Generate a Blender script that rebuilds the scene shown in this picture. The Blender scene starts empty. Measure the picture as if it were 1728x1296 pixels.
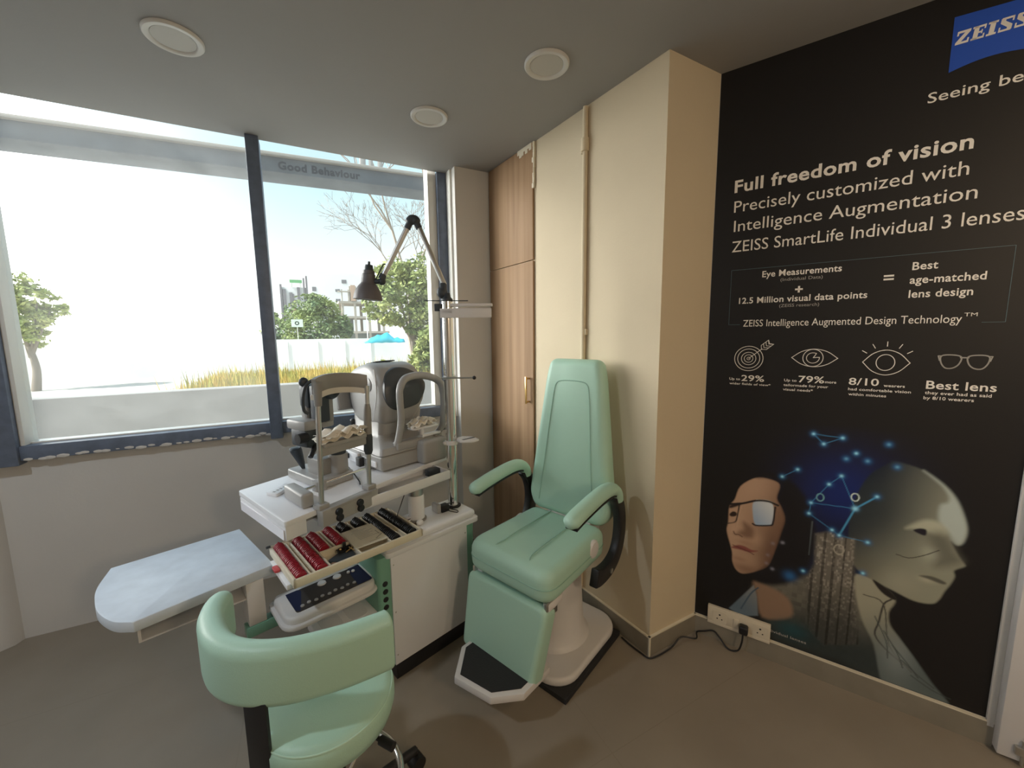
import bpy, bmesh, math, random
import numpy as np
from mathutils import Vector, Matrix

PI = math.pi
SC = bpy.context.scene
COL = SC.collection

# ------------------------------------------------------------------ camera, sky, sun, lamps, exposure
# World: X runs along the window wall, Y points out through the window, Z up; the camera stands over the origin.
cam_d = bpy.data.cameras.new('camera')
cam_d.sensor_fit = 'HORIZONTAL'
cam_d.sensor_width = 36.0
cam_d.lens = 36.0 * 667.0 / 1728.0
cam_d.clip_start = 0.02
cam_d.clip_end = 400
cam = bpy.data.objects.new('camera', cam_d)
COL.objects.link(cam)
PITCH, ROLL, YAW = 0.1240, -0.0114, math.radians(27.3)
fw = Vector((0, math.cos(PITCH), -math.sin(PITCH)))
up = Vector((0, math.sin(PITCH), math.cos(PITCH)))
rt = Vector((1, 0, 0))
r2 = rt * math.cos(ROLL) + up * math.sin(ROLL)
u2 = -rt * math.sin(ROLL) + up * math.cos(ROLL)
RZ = Matrix.Rotation(-YAW, 3, 'Z')
fw, r2, u2 = RZ @ fw, RZ @ r2, RZ @ u2
m = Matrix((r2, u2, -fw)).transposed().to_4x4()
m.translation = Vector((0, 0, 1.5))
cam.matrix_world = m
SC.camera = cam

SC.view_settings.view_transform = 'Standard'
SC.view_settings.look = 'None'
SC.view_settings.gamma = 1.0
SC.view_settings.use_curve_mapping = False
SC.view_settings.exposure = 0.0
SC.cycles.use_denoising = True
SC.cycles.max_bounces = 10
SC.cycles.diffuse_bounces = 6
SC.cycles.transparent_max_bounces = 12
SC.cycles.sample_clamp_indirect = 6.0

SUN_DIR = Vector((-0.80, 0.54, 0.04)).normalized()      # towards the glare at the left of the window


def make_world():
    w = bpy.data.worlds.new('sky')
    SC.world = w
    w.use_nodes = True
    nt = w.node_tree
    nt.nodes.clear()
    N = nt.nodes.new
    out = N('ShaderNodeOutputWorld')
    bg = N('ShaderNodeBackground')
    tc = N('ShaderNodeTexCoord')
    sep = N('ShaderNodeSeparateXYZ')
    nt.links.new(tc.outputs['Generated'], sep.inputs[0])
    ramp = N('ShaderNodeValToRGB')
    e = ramp.color_ramp.elements
    e[0].position = 0.0
    e[0].color = (1.0, 1.0, 0.98, 1)
    e[1].position = 1.0
    e[1].color = (0.42, 0.62, 0.82, 1)
    for p, c in ((0.13, (0.98, 1.0, 1.0, 1)), (0.30, (0.62, 0.86, 0.96, 1)), (0.45, (0.55, 0.77, 0.92, 1))):
        k = e.new(p)
        k.color = c
    nt.links.new(sep.outputs['Z'], ramp.inputs[0])
    dot = N('ShaderNodeVectorMath')
    dot.operation = 'DOT_PRODUCT'
    nt.links.new(tc.outputs['Generated'], dot.inputs[0])
    dot.inputs[1].default_value = SUN_DIR
    mx = N('ShaderNodeMath')
    mx.operation = 'MAXIMUM'
    mx.inputs[1].default_value = 0.0
    nt.links.new(dot.outputs['Value'], mx.inputs[0])
    p1 = N('ShaderNodeMath')
    p1.operation = 'POWER'
    p1.inputs[1].default_value = 12.0
    nt.links.new(mx.outputs[0], p1.inputs[0])
    mul = N('ShaderNodeMath')
    mul.operation = 'MULTIPLY'
    mul.inputs[1].default_value = GLOW
    nt.links.new(p1.outputs[0], mul.inputs[0])
    nt.links.new(ramp.outputs[0], bg.inputs['Color'])
    bg.inputs['Strength'].default_value = SKY
    bg2 = N('ShaderNodeBackground')                     # bright hazy sky around the sun
    bg2.inputs['Color'].default_value = (1.0, 0.965, 0.92, 1)
    nt.links.new(mul.outputs[0], bg2.inputs['Strength'])
    add = N('ShaderNodeAddShader')
    nt.links.new(bg.outputs[0], add.inputs[0])
    nt.links.new(bg2.outputs[0], add.inputs[1])
    nt.links.new(add.outputs[0], out.inputs[0])


SKY, GLOW = 1.15, 28.0
make_world()
sun_d = bpy.data.lights.new('sun', 'SUN')
sun_d.energy = 6.0
sun_d.angle = math.radians(1.0)
sun_d.color = (1.0, 0.97, 0.92)
sun = bpy.data.objects.new('sun', sun_d)
COL.objects.link(sun)
sun.rotation_euler = Vector((-0.62, -0.14, 0.77)).to_track_quat('Z', 'Y').to_euler()   # high sun, raking along the facade

# ------------------------------------------------------------------ helpers
random.seed(7)
MATS = {}


def mat(name, col, rough=0.5, metal=0.0, spec=0.5, noise=0.0, nscale=8.0, bump=0.0, bscale=60.0, coat=0.0):
    if name in MATS:
        return MATS[name]
    mt = bpy.data.materials.new(name)
    mt.use_nodes = True
    nt = mt.node_tree
    b = nt.nodes['Principled BSDF']
    b.inputs['Base Color'].default_value = (*col, 1)
    b.inputs['Roughness'].default_value = rough
    b.inputs['Metallic'].default_value = metal
    b.inputs['Specular IOR Level'].default_value = spec
    b.inputs['Coat Weight'].default_value = coat
    tc = nt.nodes.new('ShaderNodeTexCoord')
    if noise > 0:
        n = nt.nodes.new('ShaderNodeTexNoise')
        n.inputs['Scale'].default_value = nscale
        n.inputs['Detail'].default_value = 5
        nt.links.new(tc.outputs['Object'], n.inputs['Vector'])
        r = nt.nodes.new('ShaderNodeValToRGB')
        r.color_ramp.elements[0].position = 0.3
        r.color_ramp.elements[1].position = 0.7
        r.color_ramp.elements[0].color = (*[c * (1 - noise) for c in col], 1)
        r.color_ramp.elements[1].color = (*[min(1, c * (1 + noise)) for c in col], 1)
        nt.links.new(n.outputs['Fac'], r.inputs[0])
        nt.links.new(r.outputs[0], b.inputs['Base Color'])
    if bump > 0:
        n2 = nt.nodes.new('ShaderNodeTexNoise')
        n2.inputs['Scale'].default_value = bscale
        n2.inputs['Detail'].default_value = 3
        nt.links.new(tc.outputs['Object'], n2.inputs['Vector'])
        bp = nt.nodes.new('ShaderNodeBump')
        bp.inputs['Strength'].default_value = bump
        bp.inputs['Distance'].default_value = 0.01
        nt.links.new(n2.outputs['Fac'], bp.inputs['Height'])
        nt.links.new(bp.outputs[0], b.inputs['Normal'])
    MATS[name] = mt
    return mt


def merge(bm, tmp, M=None):
    if M is not None:
        bmesh.ops.transform(tmp, matrix=M, verts=tmp.verts)
    me = bpy.data.meshes.new('tmp')
    tmp.to_mesh(me)
    tmp.free()
    bm.from_mesh(me)
    bpy.data.meshes.remove(me)


def do_bevel(t, bev, seg, angle=0.5):
    if bev > 0:
        t.normal_update()
        ed = [e for e in t.edges if len(e.link_faces) == 2 and e.calc_face_angle(0) > angle]
        bmesh.ops.bevel(t, geom=ed, offset=bev, segments=seg, profile=0.5, affect='EDGES', clamp_overlap=True)


def box(bm, x0, x1, y0, y1, z0, z1, bev=0.0, seg=2, M=None):
    t = bmesh.new()
    bmesh.ops.create_cube(t, size=1.0)
    for v in t.verts:
        v.co = Vector((x0 + (v.co.x + .5) * (x1 - x0), y0 + (v.co.y + .5) * (y1 - y0), z0 + (v.co.z + .5) * (z1 - z0)))
    do_bevel(t, bev, seg)
    merge(bm, t, M)


def prism(bm, pts, z0, z1, bev=0.0, seg=2, M=None, angle=0.5):
    t = bmesh.new()
    lo = [t.verts.new((p[0], p[1], z0)) for p in pts]
    hi = [t.verts.new((p[0], p[1], z1)) for p in pts]
    n = len(pts)
    t.faces.new(lo[::-1])
    t.faces.new(hi)
    for i in range(n):
        t.faces.new((lo[i], lo[(i + 1) % n], hi[(i + 1) % n], hi[i]))
    bmesh.ops.recalc_face_normals(t, faces=t.faces)
    do_bevel(t, bev, seg, angle)
    merge(bm, t, M)


def rrect(x0, x1, y0, y1, r, n=6):
    out = []
    for cx, cy, a0 in ((x1 - r, y1 - r, 0), (x0 + r, y1 - r, 90), (x0 + r, y0 + r, 180), (x1 - r, y0 + r, 270)):
        for i in range(n + 1):
            a = math.radians(a0 + 90 * i / n)
            out.append((cx + r * math.cos(a), cy + r * math.sin(a)))
    return out


def round_poly(pts, r, n=5):
    out = []
    k = len(pts)
    rs = r if isinstance(r, (list, tuple)) else [r] * k
    for i in range(k):
        p = Vector(pts[i]).to_2d()
        a = (Vector(pts[i - 1]).to_2d() - p)
        b = (Vector(pts[(i + 1) % k]).to_2d() - p)
        rr = min(rs[i], a.length * 0.45, b.length * 0.45)
        p0, p1 = p + a.normalized() * rr, p + b.normalized() * rr
        for j in range(n + 1):
            t = j / n
            q = p0 * (1 - t) ** 2 + p * 2 * t * (1 - t) + p1 * t * t
            out.append((q.x, q.y))
    return out


def smooth_path(pts, n=8, closed=False):
    P = [Vector(p) for p in pts]
    out = []
    k = len(P)
    rng = range(k) if closed else range(k - 1)
    for i in rng:
        p0 = P[i - 1] if (closed or i > 0) else P[i] * 2 - P[i + 1]
        p1, p2 = P[i], P[(i + 1) % k]
        p3 = P[(i + 2) % k] if (closed or i + 2 < k) else p2 * 2 - p1
        for j in range(n):
            t = j / n
            out.append(0.5 * ((2 * p1) + (p2 - p0) * t + (2 * p0 - 5 * p1 + 4 * p2 - p3) * t * t + (3 * p1 - p0 - 3 * p2 + p3) * t ** 3))
    if not closed:
        out.append(P[-1])
    return out


def tube(bm, pts, r, seg=10, closed=False, M=None, cap=True):
    P = [Vector(p) for p in pts]
    n = len(P)
    R = r if isinstance(r, (list, tuple)) else [r] * n
    t = bmesh.new()
    rings = []
    prev = None
    for i in range(n):
        if closed:
            d = (P[(i + 1) % n] - P[i - 1]).normalized()
        else:
            d = (P[min(i + 1, n - 1)] - P[max(i - 1, 0)]).normalized()
        if prev is None:
            a = Vector((0, 0, 1)) if abs(d.z) < 0.9 else Vector((1, 0, 0))
            nx = d.cross(a).normalized()
        else:
            nx = (prev - d * prev.dot(d)).normalized()
        prev = nx
        ny = d.cross(nx)
        rings.append([t.verts.new(P[i] + (nx * math.cos(2 * PI * k / seg) + ny * math.sin(2 * PI * k / seg)) * R[i]) for k in range(seg)])
    for i in range(n if closed else n - 1):
        a, b = rings[i], rings[(i + 1) % n]
        for k in range(seg):
            t.faces.new((a[k], a[(k + 1) % seg], b[(k + 1) % seg], b[k]))
    if not closed and cap:
        t.faces.new(rings[0][::-1])
        t.faces.new(rings[-1])
    bmesh.ops.recalc_face_normals(t, faces=t.faces)
    merge(bm, t, M)


def lathe(bm, prof, seg=28, M=None):
    t = bmesh.new()
    rings = []
    for r, z in prof:
        if r < 1e-5:
            rings.append([t.verts.new((0, 0, z))])
        else:
            rings.append([t.verts.new((r * math.cos(2 * PI * k / seg), r * math.sin(2 * PI * k / seg), z)) for k in range(seg)])
    for a, b in zip(rings[:-1], rings[1:]):
        for k in range(seg):
            if len(a) == 1 and len(b) == 1:
                continue
            if len(a) == 1:
                t.faces.new((a[0], b[k], b[(k + 1) % seg]))
            elif len(b) == 1:
                t.faces.new((a[k], a[(k + 1) % seg], b[0]))
            else:
                t.faces.new((a[k], a[(k + 1) % seg], b[(k + 1) % seg], b[k]))
    if len(rings[0]) > 1:
        t.faces.new(rings[0])
    if len(rings[-1]) > 1:
        t.faces.new(rings[-1])
    bmesh.ops.recalc_face_normals(t, faces=t.faces)
    merge(bm, t, M)


def sweep(bm, path, sect, scale=None, M=None):
    """sweep a closed section (a = sideways, b = up) along a level path"""
    P = [Vector(p) for p in path]
    t = bmesh.new()
    rings = []
    n = len(P)
    for i in range(n):
        d = (P[min(i + 1, n - 1)] - P[max(i - 1, 0)])
        d.z = 0
        d.normalize()
        s = Vector((d.y, -d.x, 0))
        k = scale[i] if scale else (1, 1)
        rings.append([t.verts.new(P[i] + s * a * k[0] + Vector((0, 0, b * k[1]))) for a, b in sect])
    q = len(sect)
    for i in range(n - 1):
        for k in range(q):
            t.faces.new((rings[i][k], rings[i][(k + 1) % q], rings[i + 1][(k + 1) % q], rings[i + 1][k]))
    t.faces.new(rings[0][::-1])
    t.faces.new(rings[-1])
    bmesh.ops.recalc_face_normals(t, faces=t.faces)
    merge(bm, t, M)


def loft(bm, rings, M=None, cap=True):
    t = bmesh.new()
    R = [[t.verts.new(p) for p in r] for r in rings]
    q = len(R[0])
    for a, b in zip(R[:-1], R[1:]):
        for k in range(q):
            t.faces.new((a[k], a[(k + 1) % q], b[(k + 1) % q], b[k]))
    if cap:
        t.faces.new(R[0][::-1])
        t.faces.new(R[-1])
    bmesh.ops.recalc_face_normals(t, faces=t.faces)
    merge(bm, t, M)


def ball(bm, c, r, sx=1, sy=1, sz=1, sub=3):
    t = bmesh.new()
    bmesh.ops.create_icosphere(t, subdivisions=sub, radius=r)
    for v in t.verts:
        v.co = Vector((v.co.x * sx + c[0], v.co.y * sy + c[1], v.co.z * sz + c[2]))
    merge(bm, t)


def obj(name, bm, material, parent=None, angle=40):
    me = bpy.data.meshes.new(name)
    bmesh.ops.recalc_face_normals(bm, faces=bm.faces)
    bm.to_mesh(me)
    bm.free()
    for p in me.polygons:
        p.use_smooth = True
    me.set_sharp_from_angle(angle=math.radians(angle))
    o = bpy.data.objects.new(name, me)
    COL.objects.link(o)
    for mm in (material if isinstance(material, (list, tuple)) else [material]):
        me.materials.append(mm)
    if parent is not None:
        o.parent = parent
    return o


def thing(name, label, cat, loc=(0, 0, 0), rz=0.0, group=None):
    o = bpy.data.objects.new(name, None)
    o.empty_display_size = 0.05
    COL.objects.link(o)
    o.location = loc
    o.rotation_euler = (0, 0, rz)
    o['label'] = label
    o['category'] = cat
    if group:
        o['group'] = group
    return o


def tag(o, label, cat, group=None):
    o['label'] = label
    o['category'] = cat
    if group:
        o['group'] = group
    return o


def struct(o):
    o['kind'] = 'structure'
    return o


def new():
    return bmesh.new()


def mk(f, *a, **k):
    bm = bmesh.new()
    f(bm, *a, **k)
    return bm


def text_mesh(body, x0, x1, y0, cap, bold=0.0, shear=0.0, width=None):
    """lettering as a flat mesh: left edge x0, right edge x1, baseline y0, capital height cap"""
    c = bpy.data.curves.new('t', 'FONT')
    c.body = body
    c.size = 1.0
    c.offset = bold
    c.space_character = 1.0 + bold * 2.5
    c.shear = shear
    c.resolution_u = 3
    o = bpy.data.objects.new('t', c)
    COL.objects.link(o)
    dg = bpy.context.evaluated_depsgraph_get()
    me = bpy.data.meshes.new_from_object(o.evaluated_get(dg))
    bpy.data.objects.remove(o)
    bpy.data.curves.remove(c)
    xs = [v.co.x for v in me.vertices]
    a, b = min(xs), max(xs)
    s = (x1 - x0) / (b - a)
    h = cap / 0.72
    for v in me.vertices:
        v.co = Vector((x0 + (v.co.x - a) * s, y0 + v.co.y * h, 0))
    return me


def text_obj(name, lines, material, parent):
    bm = bmesh.new()
    for ln in lines:
        me = text_mesh(*ln[0], **(ln[1] if len(ln) > 1 else {}))
        bm.from_mesh(me)
        bpy.data.meshes.remove(me)
    me = bpy.data.meshes.new(name)
    bm.to_mesh(me)
    bm.free()
    me.materials.append(material)
    o = bpy.data.objects.new(name, me)
    COL.objects.link(o)
    o.parent = parent
    return o


# ------------------------------------------------------------------ materials
M_WALL = mat('grey white plaster', (0.60, 0.585, 0.56), 0.85, spec=0.2, noise=0.02, nscale=3, bump=0.05, bscale=90)
M_CREAM = mat('cream painted plaster', (0.63, 0.54, 0.39), 0.85, spec=0.2, noise=0.02, nscale=3, bump=0.05, bscale=90)
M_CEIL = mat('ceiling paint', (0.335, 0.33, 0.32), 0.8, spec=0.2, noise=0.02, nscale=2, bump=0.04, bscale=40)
M_SKIRT = mat('grey stone skirting', (0.25, 0.225, 0.18), 0.45, noise=0.08, nscale=12)
M_GROUT = mat('pale grout', (0.72, 0.66, 0.52), 0.7)
M_FRAME = mat('blue grey window steel', (0.125, 0.155, 0.215), 0.45, noise=0.15, nscale=20)
M_ALU = mat('white aluminium', (0.74, 0.73, 0.68), 0.4)
M_WHITE = mat('white laminate', (0.76, 0.77, 0.80), 0.3, spec=0.5)
M_IVORY = mat('ivory powder coat', (0.68, 0.66, 0.65), 0.4, noise=0.01)
M_MINT = mat('mint vinyl', (0.41, 0.63, 0.51), 0.42, spec=0.45, bump=0.08, bscale=260)
M_SEAM = mat('mint seam', (0.28, 0.47, 0.38), 0.5)
M_GREEN = mat('green enamel', (0.19, 0.40, 0.30), 0.4)
M_BLACK = mat('black plastic', (0.012, 0.012, 0.014), 0.45)
M_RUBBER = mat('black rubber', (0.018, 0.018, 0.02), 0.75, bump=0.2, bscale=200)
M_DARK = mat('charcoal plastic', (0.035, 0.045, 0.055), 0.5)
M_CHROME = mat('chrome', (0.78, 0.77, 0.74), 0.12, metal=1.0)
M_STEEL = mat('brushed steel', (0.58, 0.58, 0.56), 0.3, metal=1.0)
M_GREY = mat('grey instrument enamel', (0.25, 0.245, 0.235), 0.38)
M_LGREY = mat('pale instrument enamel', (0.335, 0.33, 0.32), 0.36)
M_BRASS = mat('brass', (0.72, 0.50, 0.22), 0.28, metal=1.0)
M_TISSUE = mat('paper tissue', (0.78, 0.74, 0.66), 0.9)
M_CARD = mat('cream card', (0.62, 0.58, 0.46), 0.8)
M_INK = mat('ink', (0.08, 0.075, 0.07), 0.8)
M_RED = mat('red enamel', (0.34, 0.022, 0.04), 0.3)
M_LENSBLK = mat('black enamel', (0.014, 0.015, 0.017), 0.32)
M_TRAY = mat('cream tray plastic', (0.72, 0.66, 0.52), 0.45)
M_SOCK = mat('socket plastic', (0.70, 0.63, 0.50), 0.4)
M_LENSDIF = mat('frosted diffuser', (0.50, 0.49, 0.455), 0.6)


def floor_mat():
    mt = bpy.data.materials.new('taupe vitrified floor')
    mt.use_nodes = True
    nt = mt.node_tree
    b = nt.nodes['Principled BSDF']
    b.inputs['Roughness'].default_value = 0.40
    tc = nt.nodes.new('ShaderNodeTexCoord')
    n = nt.nodes.new('ShaderNodeTexNoise')
    n.inputs['Scale'].default_value = 2.2
    n.inputs['Detail'].default_value = 6
    nt.links.new(tc.outputs['Object'], n.inputs['Vector'])
    r = nt.nodes.new('ShaderNodeValToRGB')
    r.color_ramp.elements[0].position = 0.3
    r.color_ramp.elements[1].position = 0.72
    r.color_ramp.elements[0].color = (0.25, 0.212, 0.165, 1)
    r.color_ramp.elements[1].color = (0.305, 0.262, 0.208, 1)
    nt.links.new(n.outputs['Fac'], r.inputs[0])
    br = nt.nodes.new('ShaderNodeTexBrick')
    br.offset = 0.0
    br.inputs['Scale'].default_value = 1.0
    br.inputs['Brick Width'].default_value = 1.2
    br.inputs['Row Height'].default_value = 1.2
    br.inputs['Mortar Size'].default_value = 0.002
    br.inputs['Mortar'].default_value = (0.25, 0.212, 0.165, 1)
    mp = nt.nodes.new('ShaderNodeMapping')
    mp.inputs['Location'].default_value = (0.32, 0.25, 0)
    nt.links.new(tc.outputs['Object'], mp.inputs['Vector'])
    nt.links.new(mp.outputs[0], br.inputs['Vector'])
    nt.links.new(r.outputs[0], br.inputs['Color1'])
    nt.links.new(r.outputs[0], br.inputs['Color2'])
    nt.links.new(br.outputs['Color'], b.inputs['Base Color'])
    return mt


def wood_mat():
    mt = bpy.data.materials.new('oak laminate')
    mt.use_nodes = True
    nt = mt.node_tree
    b = nt.nodes['Principled BSDF']
    b.inputs['Roughness'].default_value = 0.65
    b.inputs['Specular IOR Level'].default_value = 0.25
    tc = nt.nodes.new('ShaderNodeTexCoord')
    mp = nt.nodes.new('ShaderNodeMapping')
    mp.inputs['Scale'].default_value = (13, 13, 0.5)
    nt.links.new(tc.outputs['Object'], mp.inputs['Vector'])
    n = nt.nodes.new('ShaderNodeTexNoise')
    n.inputs['Scale'].default_value = 1.6
    n.inputs['Detail'].default_value = 7
    n.inputs['Distortion'].default_value = 0.25
    nt.links.new(mp.outputs[0], n.inputs['Vector'])
    r = nt.nodes.new('ShaderNodeValToRGB')
    e = r.color_ramp.elements
    e[0].position = 0.28
    e[0].color = (0.27, 0.165, 0.09, 1)
    e[1].position = 0.72
    e[1].color = (0.39, 0.25, 0.145, 1)
    k = e.new(0.5)
    k.color = (0.335, 0.21, 0.118, 1)
    nt.links.new(n.outputs['Fac'], r.inputs[0])
    nt.links.new(r.outputs[0], b.inputs['Base Color'])
    return mt


def glass_mat(name, haze, hcol, streak):
    """clear pane with a film of dust that scatters daylight"""
    mt = bpy.data.materials.new(name)
    mt.use_nodes = True
    nt = mt.node_tree
    nt.nodes.clear()
    N = nt.nodes.new
    out = N('ShaderNodeOutputMaterial')
    tr = N('ShaderNodeBsdfTransparent')
    tr.inputs['Color'].default_value = (0.97, 0.985, 0.98, 1)
    tl = N('ShaderNodeBsdfTranslucent')
    tl.inputs['Color'].default_value = (*hcol, 1)
    mx = N('ShaderNodeMixShader')
    tc = N('ShaderNodeTexCoord')
    mp = N('ShaderNodeMapping')
    mp.inputs['Scale'].default_value = (1.2, 1.2, 2.2)
    mp.inputs['Rotation'].default_value = (0, 0.4, 0)
    nt.links.new(tc.outputs['Object'], mp.inputs['Vector'])
    n = N('ShaderNodeTexNoise')
    n.inputs['Scale'].default_value = 2.0
    n.inputs['Detail'].default_value = 6
    n.inputs['Distortion'].default_value = 1.5
    nt.links.new(mp.outputs[0], n.inputs['Vector'])
    ma = N('ShaderNodeMapRange')
    ma.inputs['From Min'].default_value = 0.35
    ma.inputs['From Max'].default_value = 0.75
    ma.inputs['To Min'].default_value = haze * (1 - streak)
    ma.inputs['To Max'].default_value = haze * (1 + streak)
    nt.links.new(n.outputs['Fac'], ma.inputs['Value'])
    nt.links.new(ma.outputs[0], mx.inputs[0])
    nt.links.new(tr.outputs[0], mx.inputs[1])
    nt.links.new(tl.outputs[0], mx.inputs[2])
    nt.links.new(mx.outputs[0], out.inputs[0])
    return mt


M_FLOOR = floor_mat()
M_WOOD = wood_mat()
M_GLASS_L = glass_mat('dusty glass', 0.06, (0.95, 0.95, 0.93), 0.3)
M_GLASS_R = glass_mat('clean glass', 0.024, (0.95, 0.95, 0.92), 0.3)

# ------------------------------------------------------------------ room shell
HC = 2.598
A_ = (1.335, 1.212)      # outer corner of the beige pier wall
D_ = (1.185, 2.60)       # its far end, at the window pier
B_ = (1.655, 1.22)       # where the poster wall starts
dP = Vector((0.46, -0.888, 0)).normalized()
nP = Vector((-dP.y, dP.x, 0)) * -1.0     # into the room
E_ = (B_[0] + dP.x * 2.2, B_[1] + dP.y * 2.2)
YB = -2.7


def wall(name, a, b, z0, z1, th=0.12, side=1, m=None, bm=None):
    d = (Vector(b) - Vector(a))
    L = d.length
    d.normalize()
    n = Vector((-d.y, d.x)) * side
    pts = [a, b, (b[0] + n.x * th, b[1] + n.y * th), (a[0] + n.x * th, a[1] + n.y * th)]
    t = new()
    prism(t, pts, z0, z1)
    return struct(obj(name, t, m or M_WALL))


fl = new()
prism(fl, [(-2.3, YB - .1), (E_[0] + .1, YB - .1), (E_[0] + .1, E_[1]), (B_[0] + .1, B_[1] + .1), (1.45, 2.95), (-2.3, 2.95)], -0.1, 0.0)
struct(obj('floor', fl, M_FLOOR))
cl = new()
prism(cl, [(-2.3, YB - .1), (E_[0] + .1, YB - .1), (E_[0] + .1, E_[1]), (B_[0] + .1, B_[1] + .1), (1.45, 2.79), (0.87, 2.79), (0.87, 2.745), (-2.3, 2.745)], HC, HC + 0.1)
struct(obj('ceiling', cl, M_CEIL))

YW = 2.765
wall('wall_window', (1.19, YW), (-2.3, YW), 0, 0.925, 0.16, -1)
wall('wall_right', A_, D_, 0, HC, 0.10, -1, M_CREAM)
wall('wall_return', A_, B_, 0, HC, 0.10, 1, M_CREAM)
wall('wall_poster', B_, E_, 0, HC, 0.12, 1)
wall('wall_side', E_, (E_[0], YB), 0, HC, 0.1, 1)
wall('wall_back', (E_[0], YB), (-2.2, YB), 0, HC, 0.1, 1)
wall('wall_left', (-2.2, YB), (-2.2, YW), 0, HC, 0.1, 1)
# plastered pier beside the window, and the lump of plaster in the left corner
t = new()
box(t, 0.935, 1.215, 2.60, 2.93, 0, HC)
struct(obj('wall_pier', t, M_WALL))
t = new()
prism(t, [(-2.2, 2.69), (-1.50, 2.69), (-1.42, 2.70), (-1.38, 2.725), (-1.36, YW + .01), (-2.2, YW + .01)], 0, 0.925)
struct(obj('wall_corner', t, M_WALL))

# skirting tiles with pale grout along the top
def skirting(name, a, b, side, h=0.09):
    d = (Vector(b) - Vector(a)).normalized()
    n = Vector((-d.y, d.x)) * side
    f = lambda p, k: (p[0] + n.x * k, p[1] + n.y * k)
    t = new()
    prism(t, [f(a, 0), f(b, 0), f(b, .012), f(a, .012)], 0, h)
    o = struct(obj(name, t, M_SKIRT))
    t = new()
    prism(t, [f(a, 0), f(b, 0), f(b, .011), f(a, .011)], h, h + .006)
    obj('grout', t, M_GROUT, o)
    return o


skirting('baseboard_right', (A_[0] - .0013, A_[1] - .012), (1.232, 2.165), 1)
skirting('baseboard_return', (A_[0] - .013, A_[1]), (B_[0], B_[1]), -1)
o = skirting('baseboard_poster', B_, (B_[0] + dP.x * 1.0, B_[1] + dP.y * 1.0), -1)
t = new()
box(t, A_[0] - .014, A_[0] - .006, A_[1] - .0135, A_[1] - .006, 0, .094)
obj('corner_grout', t, M_GROUT, o)

# ------------------------------------------------------------------ window
t = new()
box(t, -1.32, 0.93, 2.715, 2.80, 0.925, 0.995, .004)
win = struct(obj('window_1', t, M_FRAME))
t = new()
box(t, -0.224, -0.160, 2.69, 2.80, 0.90, HC + .0, .004)
obj('mullion', t, M_FRAME, win)
t = new()
box(t, -1.62, -1.254, 2.70, 2.80, 0.905, HC, .004)
obj('side_frame', t, M_FRAME, win)
t = new()
box(t, 0.857, 0.921, 2.735, 2.80, 0.94, HC, .004)
obj('side_frame', t, M_FRAME, win)
t = new()
box(t, -1.254, -1.236, 2.73, 2.84, 0.995, 2.75, .002)
box(t, 0.800, 0.857, 2.765, 2.86, 0.995, 2.75, .002)
box(t, -1.25, 0.86, 2.775, 2.84, 0.985, 1.002)
obj('reveal', t, M_ALU, win)
t = new()
box(t, -1.24, -0.20, 2.800, 2.804, 0.99, 2.80)
obj('glass', t, M_GLASS_L, win)['label'] = 'dusty pane full of glare'
t = new()
box(t, -0.19, 0.82, 2.800, 2.804, 0.99, 2.80)
obj('glass', t, M_GLASS_R, win)['label'] = 'cleaner pane'
# crumbs of filler along the bottom rail
t = new()
rr = random.Random(3)
for i in range(26):
    x = -1.22 + i * 0.04 + rr.uniform(-.015, .015)
    s = rr.uniform(.006, .016)
    ball(t, (x, 2.716, 0.93 + rr.uniform(-.004, .008)), s, 1.8, .3, .7, 1)
obj('filler', t, M_WALL, win)
# pale jamb between the window frame and the pier
t = new()
box(t, 0.921, 0.936, 2.66, 2.80, 0.925, HC)
struct(obj('trim_1', t, M_ALU))

# ------------------------------------------------------------------ downlights
def downlight(x, y, label, lit=None):
    d = thing('downlight', label, 'ceiling light', (x, y, HC), 0, 'added fill lights out of the picture' if lit else 'unlit round downlights')
    t = new()
    lathe(t, [(0.066, -0.001), (0.068, -0.006), (0.074, -0.011), (0.088, -0.011), (0.092, -0.006), (0.092, 0.0)], 48)
    obj('ring', t, mat('white lamp rim', (0.60, 0.59, 0.56), 0.5), d)
    t = new()
    lathe(t, [(0.0, -0.0065), (0.067, -0.0065), (0.067, 0.0)], 48)
    obj('diffuser', t, lit or M_LENSDIF, d)
    return d


downlight(-0.358, 1.985, 'unlit round white downlight nearest the wide left pane')
downlight(0.950, 1.498, 'unlit round white downlight nearest the black poster wall')
downlight(0.626, 2.090, 'unlit round white downlight between the reading lamp and wardrobe corner')


def lamp_mat(name, col, s):
    mt = bpy.data.materials.new(name)
    mt.use_nodes = True
    b = mt.node_tree.nodes['Principled BSDF']
    b.inputs['Emission Color'].default_value = (*col, 1)
    b.inputs['Emission Strength'].default_value = s
    return mt


M_LIT = lamp_mat('added fill diffuser', (1.0, 0.72, 0.42), 6.0)
WARM, COOL = (1.0, 0.77, 0.52), (0.80, 0.90, 1.0)
for x, y, pw, tint in ((1.5, -0.75, 7.0, WARM), (-1.5, 1.05, 18.0, COOL)):  # one warm and one cool fill lamp, added outside the view
    downlight(x, y, 'added fill downlight in the ceiling outside the picture', M_LIT)
    a = bpy.data.lights.new('fill_lamp', 'AREA')
    a.shape = 'DISK'
    a.size = 0.13
    a.energy = pw
    a.color = tint
    ao = bpy.data.objects.new('fill_lamp', a)
    ao.location = (x, y, HC - 0.02)
    COL.objects.link(ao)

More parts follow.
